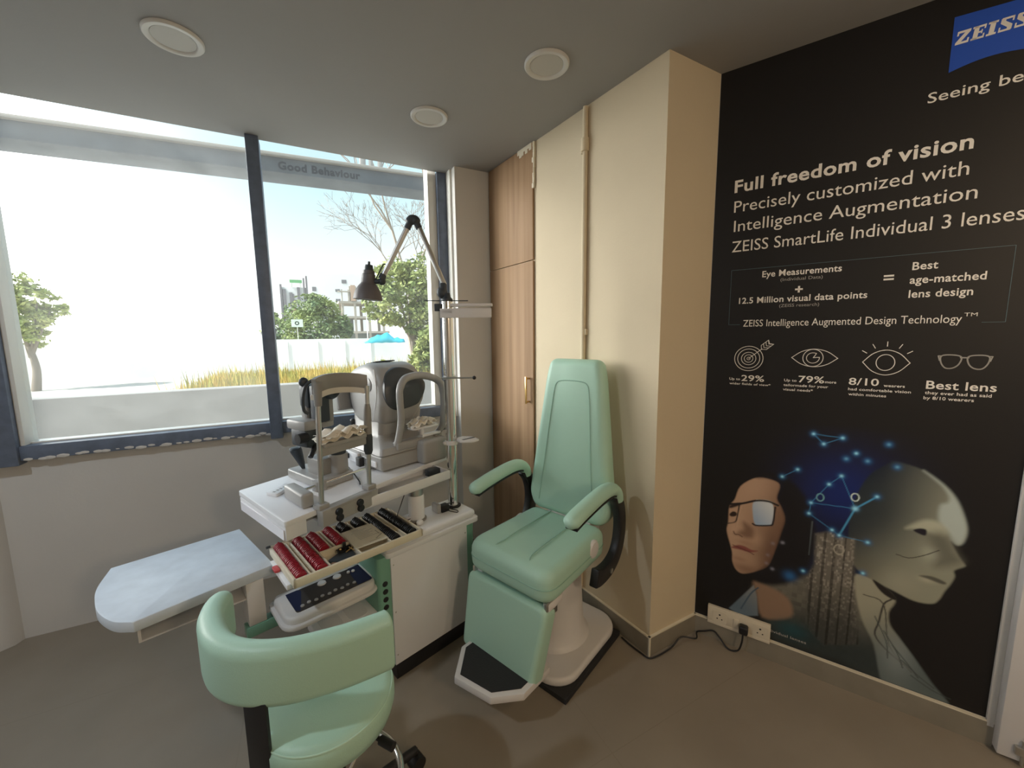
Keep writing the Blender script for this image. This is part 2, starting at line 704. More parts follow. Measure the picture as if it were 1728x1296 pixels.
pdl = thing('fill_pendant', 'added fill pendant hanging in the room outside the picture', 'added fill lamp', (0.75, -1.35, HC))  # invented pendant, added to brighten the ceiling and poster side
t = new()
tube(t, [(0, 0, 0), (0, 0, -.50)], .004, 8)
lathe(t, [(.05, -.0005), (.05, -.02), (0, -.03)], 24)
obj('cord', t, M_ALU, pdl)
t = new()
lathe(t, [(.03, -.50), (.06, -.51), (.02, -.515)], 24)
for k in range(3):
    tube(t, [(.055 * math.cos(k * 2.1), .055 * math.sin(k * 2.1), -.51), (.13 * math.cos(k * 2.1), .13 * math.sin(k * 2.1), -.66)], .003, 6)
obj('fitting', t, M_BRASS, pdl)
t = new()
tube(t, [(.13 * math.cos(a * PI / 16), .13 * math.sin(a * PI / 16), -.66) for a in range(32)], .004, 6, True)
obj('hoop', t, M_BRASS, pdl)
a = bpy.data.lights.new('fill_bulb', 'POINT')
a.energy = 46.0
a.shadow_soft_size = 0.10
a.color = WARM
ao = bpy.data.objects.new('fill_bulb', a)
ao.location = (0.75, -1.35, HC - .66)
COL.objects.link(ao)

# ------------------------------------------------------------------ wardrobe doors set in the beige wall, and the conduit
dB = Vector((A_[0] - D_[0], A_[1] - D_[1], 0)).normalized()
angB = math.atan2(dB.y, dB.x)
wd = thing('wardrobe', 'oak-veneered built-in wardrobe with a brass bar handle, behind the exam chair', 'wardrobe', (D_[0], D_[1], 0), angB)
# local x runs towards the room corner A, local -y points into the room
t = new(); box(t, 0.012, 0.512, -0.013, -0.0006, 1.942, HC - .004, .0015)
obj('door', t, M_WOOD, wd)
t = new(); box(t, 0.012, 0.512, -0.013, -0.0006, 0.012, 1.936, .0015)
dlow = obj('door', t, M_WOOD, wd)
t = new()
hz0, hz1, hx = 1.070, 1.240, 0.470
tube(t, [(hx, -0.012, hz0 + .012), (hx, -0.040, hz0 + .012)], 0.006)
tube(t, [(hx, -0.012, hz1 - .012), (hx, -0.040, hz1 - .012)], 0.006)
box(t, hx - .0055, hx + .0055, -0.046, -0.035, hz0, hz1, .002)
obj('handle', t, M_BRASS, dlow)
t = new()
rr = random.Random(5)
for i in range(9):
    box(t, 0.505 + rr.uniform(0, .012), 0.523 + rr.uniform(0, .006), -0.014, -0.0006, HC - .03 - i * .028, HC - .001 - i * .028, .003)
for i in range(7):
    box(t, 0.36 + i * .02, 0.385 + i * .02, -0.0155, -0.0006, HC - .02 - rr.uniform(0, .03), HC - .001, .003)
obj('filler', t, M_GROUT, wd)

cd = thing('conduit', 'painted vertical conduit running up the beige wall behind the exam chair', 'pipe', (D_[0], D_[1], 0), angB)
t = new()
tube(t, [(0.945, -0.013, 0.10), (0.945, -0.013, HC - .01)], 0.0125, 14)
obj('pipe', t, M_CREAM, cd)
t = new()
tube(t, [(0.945, -0.014, 2.385), (0.945, -0.014, 2.445)], 0.019, 14)
obj('coupling', t, M_CREAM, cd)
t = new()
box(t, 0.91, 0.945, -0.012, 0.0, 2.385, 2.43, .003)
obj('clip', t, M_CREAM, cd)
t = new()
box(t, 0.928, 0.965, -0.016, 0.0, 1.495, 1.525, .003)
obj('clip', t, M_CREAM, cd)

# ------------------------------------------------------------------ right-hand door casing
def wall_frame(o):
    """poster-wall frame: local x along the wall, local y up, local z out into the room"""
    mm = Matrix((dP, Vector((0, 0, 1)), nP)).transposed().to_4x4()
    mm.translation = Vector((B_[0], B_[1], 0))
    o.matrix_world = mm


nP = Vector((dP.y, -dP.x, 0))
if nP.dot(Vector((-1, -0.5, 0))) < 0:
    nP = -nP
t = new(); box(t, 0.980, 1.000, 0.075, HC, 0.0, 0.012, .002)
o = struct(obj('trim_2', t, M_WALL)); wall_frame(o)
t = new(); box(t, 1.000, 1.16, 0.012, HC - .01, 0.0, 0.05, .004)
dr = struct(obj('door_1', t, M_IVORY)); wall_frame(dr)
t = new(); box(t, 1.16, 1.9, 0.012, HC - .01, 0.0, 0.03, .003)
obj('door_leaf', t, M_IVORY, dr)
t = new()
box(t, 1.035, 1.075, 0.045, 0.075, 0.05, 0.066, .003)
tube(t, [(1.055, 0.012, 0.06), (1.055, 0.10, 0.06)], 0.006)
obj('floor_bolt', t, M_STEEL, dr)
PORTRAIT = {
    'face': [(0.2256, 0.8488), (0.1678, 0.7971), (0.1472, 0.7292), (0.1273, 0.6894), (0.1261, 0.6126), (0.1215, 0.5757), (0.1282, 0.5419), (0.14, 0.5037), (0.1499, 0.465), (0.153, 0.424), (0.1697, 0.3877), (0.1995, 0.3774), (0.2502, 0.4074), (0.2938, 0.449), (0.316, 0.5306), (0.3329, 0.6143), (0.3438, 0.6837), (0.3278, 0.7343), (0.3081, 0.7732), (0.3153, 0.8348), (0.2748, 0.8534)],
    'hair': [(0.2255, 0.8515), (0.2791, 0.857), (0.3192, 0.841), (0.3124, 0.7743), (0.33, 0.7348), (0.3459, 0.6842), (0.3347, 0.6204), (0.3129, 0.5069), (0.2894, 0.4474), (0.2507, 0.3988), (0.2575, 0.3601), (0.3386, 0.3733), (0.4121, 0.4403), (0.4469, 0.5404), (0.4465, 0.6692), (0.4144, 0.788), (0.3607, 0.8553), (0.2993, 0.8856), (0.2468, 0.8752)],
    'lens_r': [(0.2228, 0.7332), (0.2632, 0.7458), (0.295, 0.7359), (0.2964, 0.6512), (0.2695, 0.6352), (0.2355, 0.6302), (0.2226, 0.6792)],
    'frame_top': [(0.1291, 0.7015), (0.1791, 0.7168), (0.2315, 0.7426), (0.2764, 0.7502), (0.3131, 0.7404)],
    'frame_r': [(0.3042, 0.7294), (0.2997, 0.6549), (0.2872, 0.6402), (0.238, 0.6264), (0.2238, 0.631)],
    'frame_l': [(0.1668, 0.7051), (0.1594, 0.6335), (0.1482, 0.6157), (0.1265, 0.6056)],
    'nose_shadow': [(0.1862, 0.6292), (0.2252, 0.6055), (0.2274, 0.5658), (0.1995, 0.5574), (0.1753, 0.5619), (0.151, 0.5606), (0.1742, 0.5821), (0.1903, 0.5955)],
    'lips': [(0.1447, 0.4903), (0.1707, 0.5104), (0.1971, 0.5128), (0.2261, 0.5045), (0.2516, 0.5069), (0.2221, 0.4904), (0.1838, 0.4909)],
    'eye': [(0.1291, 0.6517), (0.143, 0.6688), (0.1578, 0.6651), (0.1562, 0.6501), (0.137, 0.6421)],
    'brow': [(0.1294, 0.6958), (0.1648, 0.7161), (0.1747, 0.7099), (0.1325, 0.6819)],
    'collar': [(0.1502, 0.1814), (0.2446, 0.3376), (0.2594, 0.284), (0.2692, 0.1924), (0.201, 0.1629)],
    'neck': [(0.2437, 0.355), (0.2561, 0.3005), (0.2855, 0.1935), (0.3907, 0.2393), (0.377, 0.3196), (0.3086, 0.3503)],
    'robot': [(0.6624, 1.006), (0.7052, 0.9988), (0.7473, 0.9835), (0.7987, 0.9438), (0.8355, 0.8982), (0.8592, 0.8421), (0.8726, 0.7878), (0.8693, 0.743), (0.8561, 0.7242), (0.8389, 0.7336), (0.8624, 0.6838), (0.8786, 0.6596), (0.8788, 0.6495), (0.8559, 0.6267), (0.8592, 0.6032), (0.8512, 0.5705), (0.8382, 0.5354), (0.8281, 0.501), (0.8104, 0.4764), (0.7635, 0.4696), (0.7056, 0.4887), (0.6412, 0.5125), (0.5804, 0.5561), (0.5559, 0.6791), (0.562, 0.8096), (0.5983, 0.9326), (0.6517, 0.9936)],
    'rob_hi': [(0.7473, 0.9835), (0.7987, 0.9438), (0.8355, 0.8982), (0.8592, 0.8421), (0.8726, 0.7878), (0.868, 0.7426), (0.8559, 0.7262), (0.8414, 0.7365), (0.8277, 0.7664), (0.8024, 0.8016), (0.8002, 0.8604), (0.8182, 0.8774), (0.8187, 0.9025), (0.7963, 0.9391)],
    'rob_brow': [(0.7191, 0.7523), (0.7629, 0.7951), (0.8028, 0.7975), (0.8277, 0.7664), (0.8101, 0.7441), (0.7781, 0.7518), (0.737, 0.753)],
    'rob_eye': [(0.7388, 0.7491), (0.757, 0.7609), (0.7732, 0.7591), (0.7721, 0.737), (0.7529, 0.7401)],
    'rob_nose': [(0.7824, 0.7357), (0.8087, 0.7608), (0.836, 0.7349), (0.856, 0.6945), (0.8698, 0.6608), (0.8091, 0.6225), (0.8017, 0.6767)],
    'rob_lip': [(0.7685, 0.5751), (0.8013, 0.584), (0.8381, 0.5735), (0.8326, 0.5634), (0.7959, 0.5699)],
    'rob_line': [(0.7008, 0.6394), (0.7362, 0.6357), (0.7751, 0.6588), (0.8119, 0.6908)],
    'rob_jaw': [(0.6412, 0.5125), (0.6837, 0.4909), (0.715, 0.4605), (0.7049, 0.4512), (0.6706, 0.4697)],
    'rneck': [(0.5844, 0.5025), (0.6412, 0.5125), (0.7115, 0.4591), (0.6985, 0.3947), (0.7061, 0.3438), (0.7347, 0.3026), (0.7823, 0.2394), (0.837, 0.1607), (0.8896, 0.0892), (0.7955, 0.0776), (0.7083, 0.0785), (0.6659, 0.2368), (0.6198, 0.3388)],
    'rcable': [(0.7014, 0.4497), (0.6818, 0.4202), (0.6731, 0.34), (0.6663, 0.2816), (0.7037, 0.2329), (0.7577, 0.1942)],
    'rcable2': [(0.6201, 0.4389), (0.6818, 0.4202), (0.7092, 0.2577), (0.7807, 0.1735)],
    'tower': [(0.4519, 0.6484), (0.5001, 0.6737), (0.5255, 0.6592), (0.5765, 0.6637), (0.5804, 0.5561), (0.5937, 0.4284), (0.6211, 0.2151), (0.5101, 0.1615), (0.455, 0.2073), (0.4314, 0.4347), (0.4566, 0.5133)],
    'body': [(0.2515, 0.3179), (0.3701, 0.412), (0.4728, 0.4616), (0.6185, 0.4603), (0.6805, 0.2438), (0.7146, 0.0933), (0.5644, 0.1056), (0.4078, 0.0997), (0.3223, 0.1088), (0.2867, 0.2191)],
    'glow': (0.5314, 0.8469),
    'glow2': (0.4981, 0.5055),
    'nodes': [(0.4164, 1.0774), (0.452, 1.0399), (0.5098, 1.0732), (0.6465, 1.0673), (0.3727, 0.916), (0.5555, 1.0171), (0.5267, 0.9901), (0.591, 0.9918), (0.6762, 0.9838), (0.5172, 0.9164), (0.4806, 0.8735), (0.4271, 0.781), (0.4232, 0.7326), (0.5685, 0.7907), (0.6291, 0.8548), (0.5035, 0.6812), (0.5275, 0.6649), (0.6158, 0.6612), (0.4198, 0.4695), (0.6114, 0.5276), (0.3208, 0.8739)],
    'links': [(0, 1), (1, 2), (0, 2), (9, 10), (10, 11), (11, 12), (11, 13), (13, 14), (13, 16), (12, 15), (15, 16), (16, 17), (9, 13), (4, 20)],
    'rings': [(0.4558, 0.8114), (0.5651, 0.8373), (0.5309, 0.6037)],
}

# ------------------------------------------------------------------ printed poster wall panel
PW, PZ0 = 0.980, 0.098
po = thing('poster', 'tall black wall poster with white lettering, two printed heads and a blue logo', 'poster')
wall_frame(po)
M_PBLACK = mat('matt black print', (0.0125, 0.0115, 0.012), 0.5, spec=0.35)
M_PWHITE = mat('white print', (0.86, 0.82, 0.76), 0.55)
M_PGREY = mat('grey print', (0.42, 0.40, 0.37), 0.55)
M_PLINE = mat('dim line print', (0.09, 0.15, 0.18), 0.55)
M_PBLUE = mat('blue print', (0.015, 0.085, 0.50), 0.5)
t = new()
box(t, 0.002, PW, PZ0, HC - .001, 0.0, 0.0015)
obj('panel', t, M_PBLACK, po)


def at(o, z):
    o.location = (0, 0, z)
    return o


Z1, Z2 = 0.0022, 0.0028


def lettering(name, lines, m_):
    for ln in lines:
        at(text_obj(name, [ln], m_, po), Z1)


B1, B2 = 0.016, 0.012
L = [
    (('Full freedom of vision', 0.076, 0.771, 2.098, 0.050), dict(bold=0.024)),
]
lettering('headline', L, M_PWHITE)
L = [
    (('Precisely customized with', 0.078, 0.768, 2.015, 0.049), {}),
    (('Intelligence Augmentation', 0.081, 0.794, 1.934, 0.049), {}),
    (('ZEISS SmartLife Individual 3 lenses', 0.078, 0.904, 1.848, 0.048), {}),
]
lettering('subheading', L, M_PWHITE)
at(text_obj('slogan', [(('Seeing beyond', 0.649, 0.972, 2.272, 0.034), dict(bold=0.006))], M_PWHITE, po), Z1)
L = [
    (('Eye Measurements', 0.198, 0.460, 1.731, 0.026), dict(bold=B1)),
    (('12.5 Million visual data points', 0.117, 0.542, 1.624, 0.026), dict(bold=B1)),
    (('Best', 0.657, 0.722, 1.715, 0.028), dict(bold=B1)),
    (('age-matched', 0.654, 0.839, 1.667, 0.028), dict(bold=B1)),
    (('lens design', 0.655, 0.813, 1.617, 0.028), dict(bold=B1)),
    (('ZEISS Intelligence Augmented Design Technology', 0.138, 0.795, 1.524, 0.030), {}),
    (('TM', 0.799, 0.830, 1.545, 0.013), {}),
]
lettering('formula_line', L, M_PWHITE)
bm = new()
box(bm, 0.316, 0.342, 1.668, 1.675, -.0002, .0002); box(bm, 0.3255, 0.3325, 1.6585, 1.6845, -.0002, .0002)
at(obj('plus_sign', bm, M_PWHITE, po), Z1)
bm = new()
box(bm, 0.583, 0.611, 1.697, 1.7035, -.0002, .0002); box(bm, 0.583, 0.611, 1.6845, 1.691, -.0002, .0002)
at(obj('equals_sign', bm, M_PWHITE, po), Z1)
L = [(('(Individual Data)', 0.264, 0.403, 1.709, 0.013), {}), (('(ZEISS research)', 0.266, 0.399, 1.602, 0.013), {})]
lettering('small_print', L, M_PGREY)
bm = new()
w = 0.0014
for a, b in (((0.082, 1.77), (0.894, 1.77)), ((0.082, 1.533), (0.082, 1.77)), ((0.894, 1.524), (0.894, 1.77)), ((0.082, 1.533), (0.125, 1.533)), ((0.842, 1.524), (0.894, 1.524))):
    box(bm, min(a[0], b[0]) - w / 2, max(a[0], b[0]) + w / 2, min(a[1], b[1]) - w / 2, max(a[1], b[1]) + w / 2, -.0002, .0002)
at(obj('formula_border', bm, M_PLINE, po), Z1)
L = [
    (('Up to', 0.097, 0.139, 1.286, 0.011), dict(bold=B2)), (('29%', 0.144, 0.230, 1.284, 0.027), dict(bold=B2)),
    (('wider fields of view*', 0.098, 0.255, 1.266, 0.0095), dict(bold=B1)),
    (('Up to', 0.302, 0.345, 1.291, 0.011), dict(bold=B2)), (('79%', 0.351, 0.436, 1.290, 0.028), dict(bold=B2)), (('more', 0.439, 0.474, 1.291, 0.011), dict(bold=B1)),
    (('tailormade for your', 0.301, 0.450, 1.271, 0.0105), dict(bold=B1)), (('visual needs*', 0.300, 0.402, 1.252, 0.0105), dict(bold=B1)),
    (('8/10', 0.512, 0.600, 1.290, 0.028), dict(bold=B2)), (('wearers', 0.614, 0.672, 1.288, 0.0105), dict(bold=B1)),
    (('had comfortable vision', 0.512, 0.690, 1.268, 0.0105), dict(bold=B1)), (('within minutes', 0.514, 0.624, 1.248, 0.0105), dict(bold=B1)),
    (('Best lens', 0.727, 0.896, 1.289, 0.030), dict(bold=B1)),
    (('they ever had as said', 0.726, 0.887, 1.269, 0.0115), dict(bold=B1)), (('by 8/10 wearers', 0.724, 0.848, 1.250, 0.0115), dict(bold=B1)),
]
lettering('claim_line', L, M_PWHITE)


def stroke(bm, pts, w, closed=False):
    P = [Vector((p[0], p[1], 0)) for p in pts]
    n = len(P)
    for i in range(n if closed else n - 1):
        a, b = P[i], P[(i + 1) % n]
        d = (b - a)
        if d.length < 1e-6:
            continue
        d.normalize()
        s = Vector((-d.y, d.x, 0)) * w / 2
        e = d * w * 0.3
        bm.faces.new([bm.verts.new(q) for q in (a - s - e, b - s + e, b + s + e, a + s - e)])


def ring(bm, cx, cy, rx, ry, w, n=32, a0=0, a1=360):
    pts = [(cx + rx * math.cos(math.radians(a0 + (a1 - a0) * i / n)), cy + ry * math.sin(math.radians(a0 + (a1 - a0) * i / n))) for i in range(n + 1)]
    stroke(bm, pts, w)


def almond(bm, cx, cy, hw, hh, w):
    up_ = [(cx - hw, cy), (cx - hw * .55, cy + hh * .72), (cx, cy + hh), (cx + hw * .55, cy + hh * .72), (cx + hw, cy)]
    dn = [(x, 2 * cy - y) for x, y in up_]
    for q in (up_, dn):
        stroke(bm, [(p.x, p.y) for p in smooth_path([(a, b, 0) for a, b in q], 6)], w)


SW = 0.0026
bm = new()
cx, cy = 0.167, 1.384
for r in (0.054, 0.042, 0.0275, 0.0165, 0.006):
    ring(bm, cx, cy, r, r, SW)
stroke(bm, [(cx, cy), (cx + .048, cy + .043)], SW)
for k in range(4):
    x, y = cx + .046 + k * .0085, cy + .041 + k * .0075
    stroke(bm, [(x, y), (x - .002, y + .017)], SW * .8)
    stroke(bm, [(x, y), (x + .018, y - .001)], SW * .8)
stroke(bm, [(cx + .044, cy + .058), (cx + .070, cy + .081), (cx + .074, cy + .066), (cx + .089, cy + .063), (cx + .064, cy + .040)], SW * .8)
at(obj('target_icon', bm, M_PWHITE, po), Z1)
bm = new()
almond(bm, 0.397, 1.392, 0.075, 0.036, SW)
ring(bm, 0.393, 1.392, 0.033, 0.035, SW)
ring(bm, 0.393, 1.392, 0.021, 0.021, SW, a0=60, a1=370)
stroke(bm, [(0.404, 1.411), (0.399, 1.401), (0.394, 1.393), (0.414, 1.395)], SW)
at(obj('eye_icon', bm, M_PWHITE, po), Z1)
bm = new()
almond(bm, 0.613, 1.380, 0.066, 0.047, SW)
ring(bm, 0.612, 1.380, 0.026, 0.030, SW)
for a in (-58, -30, 0, 30, 58):
    s_, c_ = math.sin(math.radians(a)), math.cos(math.radians(a))
    stroke(bm, [(0.613 + s_ * .066, 1.385 + c_ * .056), (0.613 + s_ * .082, 1.385 + c_ * .073)], SW)
at(obj('wide_eye_icon', bm, M_PWHITE, po), Z1)
bm = new()
for sx in (-1, 1):
    q = [(0.008, 1.405), (0.030, 1.412), (0.056, 1.408), (0.056, 1.385), (0.044, 1.366), (0.026, 1.366), (0.012, 1.380)]
    stroke(bm, [(0.813 + sx * p.x, p.y) for p in smooth_path([(a, b, 0) for a, b in q], 5, True)], SW * 1.6, True)
    stroke(bm, [(0.813 + sx * .056, 1.408), (0.813 + sx * .064, 1.408), (0.813 + sx * .060, 1.392)], SW * 1.4)
stroke(bm, [(0.803, 1.403), (0.823, 1.403)], SW * 1.6)
at(obj('glasses_icon', bm, M_PGREY, po), Z1)

# blue shield logo with slab-serif letters
bm = new()
pts = [(0.692, 2.522), (0.862, 2.513)] + [(0.862, 2.364)] + [(0.862 - 0.170 * i / 10, 2.364 + 0.010 * math.sin(PI * i / 10) - 0.010 * (i / 10) ** 2) for i in range(1, 11)]
prism(bm, pts, -.0002, .0002)
logo = at(obj('logo', bm, M_PBLUE, po), Z1)
bm = new()


def poly(bm, pts):
    bm.faces.new([bm.verts.new((p[0], p[1], 0)) for p in pts])


def slab_letter(bm, ch, x, y, w, h):
    R = lambda a, b, c, d: poly(bm, [(x + a * w, y + b * h), (x + c * w, y + b * h), (x + c * w, y + d * h), (x + a * w, y + d * h)])
    if ch == 'Z':
        R(0, 0, 1, .17); R(0, .83, 1, 1); R(0, .66, .14, .83); R(.86, .17, 1, .36)
        poly(bm, [(x + .0 * w, y + .17 * h), (x + .42 * w, y + .17 * h), (x + 1. * w, y + .83 * h), (x + .58 * w, y + .83 * h)])
    if ch == 'E':
        R(.12, 0, .50, 1); R(0, 0, 1, .15); R(0, .85, 1, 1); R(.5, .44, .78, .57); R(.70, .36, .80, .66); R(.88, .15, 1, .34); R(.88, .68, 1, .85)
    if ch == 'I':
        R(.22, 0, .78, 1); R(0, 0, 1, .15); R(0, .85, 1, 1)
    if ch == 'S':
        R(.0, 0, .12, .36); R(.0, .0, .9, .15); R(.1, .85, 1, 1); R(.88, .64, 1, 1)
        poly(bm, [(x + .05 * w, y + .62 * h), (x + .40 * w, y + .50 * h), (x + .40 * w, y + .9 * h), (x + .05 * w, y + .95 * h)])
        poly(bm, [(x + .60 * w, y + .1 * h), (x + .95 * w, y + .05 * h), (x + .95 * w, y + .40 * h), (x + .60 * w, y + .50 * h)])
        poly(bm, [(x + .05 * w, y + .62 * h), (x + .60 * w, y + .26 * h), (x + .95 * w, y + .40 * h), (x + .40 * w, y + .74 * h)])


x = 0.699
for ch, w in (('Z', .030), ('E', .029), ('I', .021), ('S', .029), ('S', .029)):
    slab_letter(bm, ch, x, 2.434, w, 0.039)
    x += w + 0.0045
for v in bm.verts:
    v.co.x += (v.co.y - 2.434) * 0.12
at(obj('logo_lettering', bm, M_PWHITE, logo), 0.0008)

# the two printed heads: a fine sheet whose colours are the print itself
NX, NY = 300, 336
X0, X1, Y0, Y1 = 0.06, 0.972, 0.100, 1.13
gx = np.linspace(X0, X1, NX)
gy = np.linspace(Y0, Y1, NY)
GX, GY = np.meshgrid(gx, gy)
IMG = np.zeros((NY, NX, 3)) + np.array([0.0125, 0.0115, 0.012])
nrng = np.random.default_rng(4)


def sdist(pts):
    """signed distance to a closed outline, negative inside"""
    P = np.array(pts)
    d2 = np.full(GX.shape, 1e9)
    ins = np.zeros(GX.shape, bool)
    for i in range(len(P)):
        a, b = P[i - 1], P[i]
        e = b - a
        wx, wy = GX - a[0], GY - a[1]
        tt = np.clip((wx * e[0] + wy * e[1]) / max(e @ e, 1e-12), 0, 1)
        d2 = np.minimum(d2, (wx - e[0] * tt) ** 2 + (wy - e[1] * tt) ** 2)
        c = (a[1] > GY) != (b[1] > GY)
        with np.errstate(divide='ignore', invalid='ignore'):
            xi = a[0] + (GY - a[1]) * e[0] / (e[1] if abs(e[1]) > 1e-12 else 1e-12)
        ins ^= c & (GX < xi)
    d = np.sqrt(d2)
    return np.where(ins, -d, d)


def curve(pts, closed=True):
    return [(p.x, p.y) for p in smooth_path([(a, b, 0) for a, b in pts], 4, closed)]


def sm(x):
    x = np.clip(x, 0, 1)
    return x * x * (3 - 2 * x)


def fill(pts, col, soft=0.006, alpha=1.0, sp=True):
    global IMG
    m = sm(0.5 - sdist(curve(pts) if sp else pts) / (2 * soft)) * alpha
    col = np.array(col) if not isinstance(col, np.ndarray) else col
    IMG = IMG * (1 - m[..., None]) + col * m[..., None]


def line(pts, col, w=0.002, alpha=1.0, sp=True):
    global IMG
    P = np.array(curve(pts, False) if sp else pts)
    d2 = np.full(GX.shape, 1e9)
    for a, b in zip(P[:-1], P[1:]):
        e = b - a
        wx, wy = GX - a[0], GY - a[1]
        tt = np.clip((wx * e[0] + wy * e[1]) / max(e @ e, 1e-12), 0, 1)
        d2 = np.minimum(d2, (wx - e[0] * tt) ** 2 + (wy - e[1] * tt) ** 2)
    m = sm(1.2 - np.sqrt(d2) / w) * alpha
    IMG = IMG * (1 - m[..., None]) + np.array(col) * m[..., None]


MASK = None


def blob(c, r, col, alpha=1.0, ry=None):
    global IMG
    m = np.exp(-((GX - c[0]) / r) ** 2 - ((GY - c[1]) / (ry or r)) ** 2) * alpha
    if MASK is not None:
        m = m * MASK
    IMG = IMG * (1 - m[..., None]) + np.array(col) * m[..., None]


def grad(c0, c1, p0, p1):
    e = np.array(p1) - np.array(p0)
    tt = sm(((GX - p0[0]) * e[0] + (GY - p0[1]) * e[1]) / (e @ e))[..., None]
    return np.array(c0) * (1 - tt) + np.array(c1) * tt


Pd = PORTRAIT
blob(Pd['glow'], 0.16, (0.010, 0.022, 0.13), 0.85)
blob(Pd['glow2'], 0.12, (0.014, 0.03, 0.09), 0.5)
fill(Pd['body'], grad((0.035, 0.045, 0.045), (0.17, 0.16, 0.13), (0.42, 0.16), (0.40, 0.40)), 0.035, 0.9)
nz = np.kron(nrng.random((60, 50)), np.ones((6, 6)))[:NY, :NX]
IMG *= (1 - 0.35 * nz * np.exp(-((GX - .46) / .17) ** 2 - ((GY - .33) / .2) ** 2))[..., None]
fill(Pd['neck'], (0.26, 0.165, 0.11), 0.012, 0.9)
fill(Pd['collar'], grad((0.10, 0.14, 0.18), (0.20, 0.21, 0.21), (0.16, 0.22), (0.26, 0.34)), 0.004, 1, False)
line([(0.20, 0.20), (0.235, 0.29), (0.262, 0.33)], (0.05, 0.08, 0.12), 0.004)
fill(Pd['face'], grad((0.44, 0.29, 0.20), (0.17, 0.095, 0.06), (0.16, 0.62), (0.345, 0.58)), 0.004)
MASK = sm(0.5 - sdist(curve(Pd['face'])) / .008)
blob((0.20, 0.80), 0.06, (0.46, 0.31, 0.22), 0.5)
blob((0.215, 0.45), 0.045, (0.42, 0.28, 0.19), 0.55)
blob((0.235, 0.56), 0.035, (0.46, 0.30, 0.20), 0.6)
MASK = None
fill(Pd['hair'], (0.013, 0.012, 0.014), 0.014)
fill(Pd['nose_shadow'], (0.13, 0.068, 0.045), 0.016, 0.75)
blob((0.172, 0.645), 0.012, (0.46, 0.31, 0.21), 0.7, 0.04)
fill(Pd['lips'], (0.22, 0.07, 0.06), 0.004)
fill(Pd['brow'], (0.035, 0.022, 0.02), 0.005)
fill(Pd['eye'], (0.03, 0.018, 0.014), 0.003)
fill(Pd['lens_r'], grad((0.34, 0.44, 0.56), (0.50, 0.54, 0.58), (0.23, 0.66), (0.30, 0.72)), 0.004, 1)
line(Pd['frame_top'], (0.015, 0.012, 0.014), 0.0055)
line(Pd['frame_r'], (0.02, 0.016, 0.02), 0.0040)
line(Pd['frame_l'], (0.02, 0.014, 0.014), 0.0040)
line([(Pd['frame_top'][2][0], Pd['frame_top'][2][1] + .004), (Pd['frame_top'][3][0], Pd['frame_top'][3][1] + .004), (Pd['frame_top'][4][0], Pd['frame_top'][4][1])], (0.46, 0.42, 0.38), 0.0028)
# android head
fill(Pd['robot'], grad((0.012, 0.018, 0.03), (0.26, 0.265, 0.205), (0.50, 0.70), (0.80, 0.58)), 0.005)
MASK = sm(0.5 - sdist(curve(Pd['robot'])) / .010)
blob((0.60, 0.80), 0.13, (0.028, 0.036, 0.040), 0.85)
blob((0.60, 0.53), 0.07, (0.13, 0.12, 0.085), 0.5)
blob((0.70, 0.47), 0.07, (0.27, 0.265, 0.20), 0.7)
fill(Pd['rob_hi'], (0.40, 0.46, 0.43), 0.010, 0.95)
blob((0.80, 0.67), 0.03, (0.50, 0.53, 0.44), 0.5)
fill(Pd['rob_brow'], (0.42, 0.43, 0.33), 0.012, 0.85)
fill(Pd['rob_nose'], (0.115, 0.115, 0.092), 0.026, 0.85)
fill(Pd['rob_eye'], (0.016, 0.014, 0.022), 0.003)
blob((0.79, 0.565), 0.022, (0.40, 0.39, 0.30), 0.8, 0.012)
fill(Pd['rob_lip'], (0.07, 0.07, 0.06), 0.004, 0.9)
line(Pd['rob_line'], (0.05, 0.045, 0.04), 0.0022)
MASK = None
fill(Pd['rneck'], grad((0.30, 0.29, 0.22), (0.10, 0.125, 0.125), (0.62, 0.42), (0.76, 0.20)), 0.006)
fill(Pd['rob_jaw'], (0.02, 0.017, 0.016), 0.003)
line(Pd['rcable'], (0.035, 0.033, 0.03), 0.004)
line(Pd['rcable2'], (0.06, 0.06, 0.05), 0.003)
MASK = sm(0.5 - sdist(curve(Pd['rneck'])) / .010)
blob((0.735, 0.22), 0.05, (0.30, 0.34, 0.34), 0.45, 0.10)
MASK = None
for k in range(5):
    line([(0.66 + .03 * k, 0.36 - .05 * k), (0.70 + .035 * k, 0.27 - .035 * k), (0.71 + .045 * k, 0.20 - .02 * k)], (0.05, 0.06, 0.06), 0.003, 0.8)
# tower of lit storeys
fill(Pd['tower'], grad((0.16, 0.145, 0.12), (0.05, 0.05, 0.045), (0.46, 0.56), (0.48, 0.24)), 0.010, 0.9, False)
tw = sm(0.5 - sdist(Pd['tower']) / .01)
cells = np.kron(nrng.random((120, 160)), np.ones((3, 2)))[:NY, :NX]
IMG += (tw * (cells > 0.62) * (0.02 + 0.15 * cells ** 4) * np.clip((GY - .2) / .35, 0.1, 1))[..., None] * np.array([1.0, 0.93, 0.80])
IMG *= (1 - 0.55 * tw * (np.abs(((GX * 30) % 1) - .5) < .12))[..., None]
line([(0.435, 0.55), (0.437, 0.70)], (0.10, 0.12, 0.13), 0.003, 0.7)
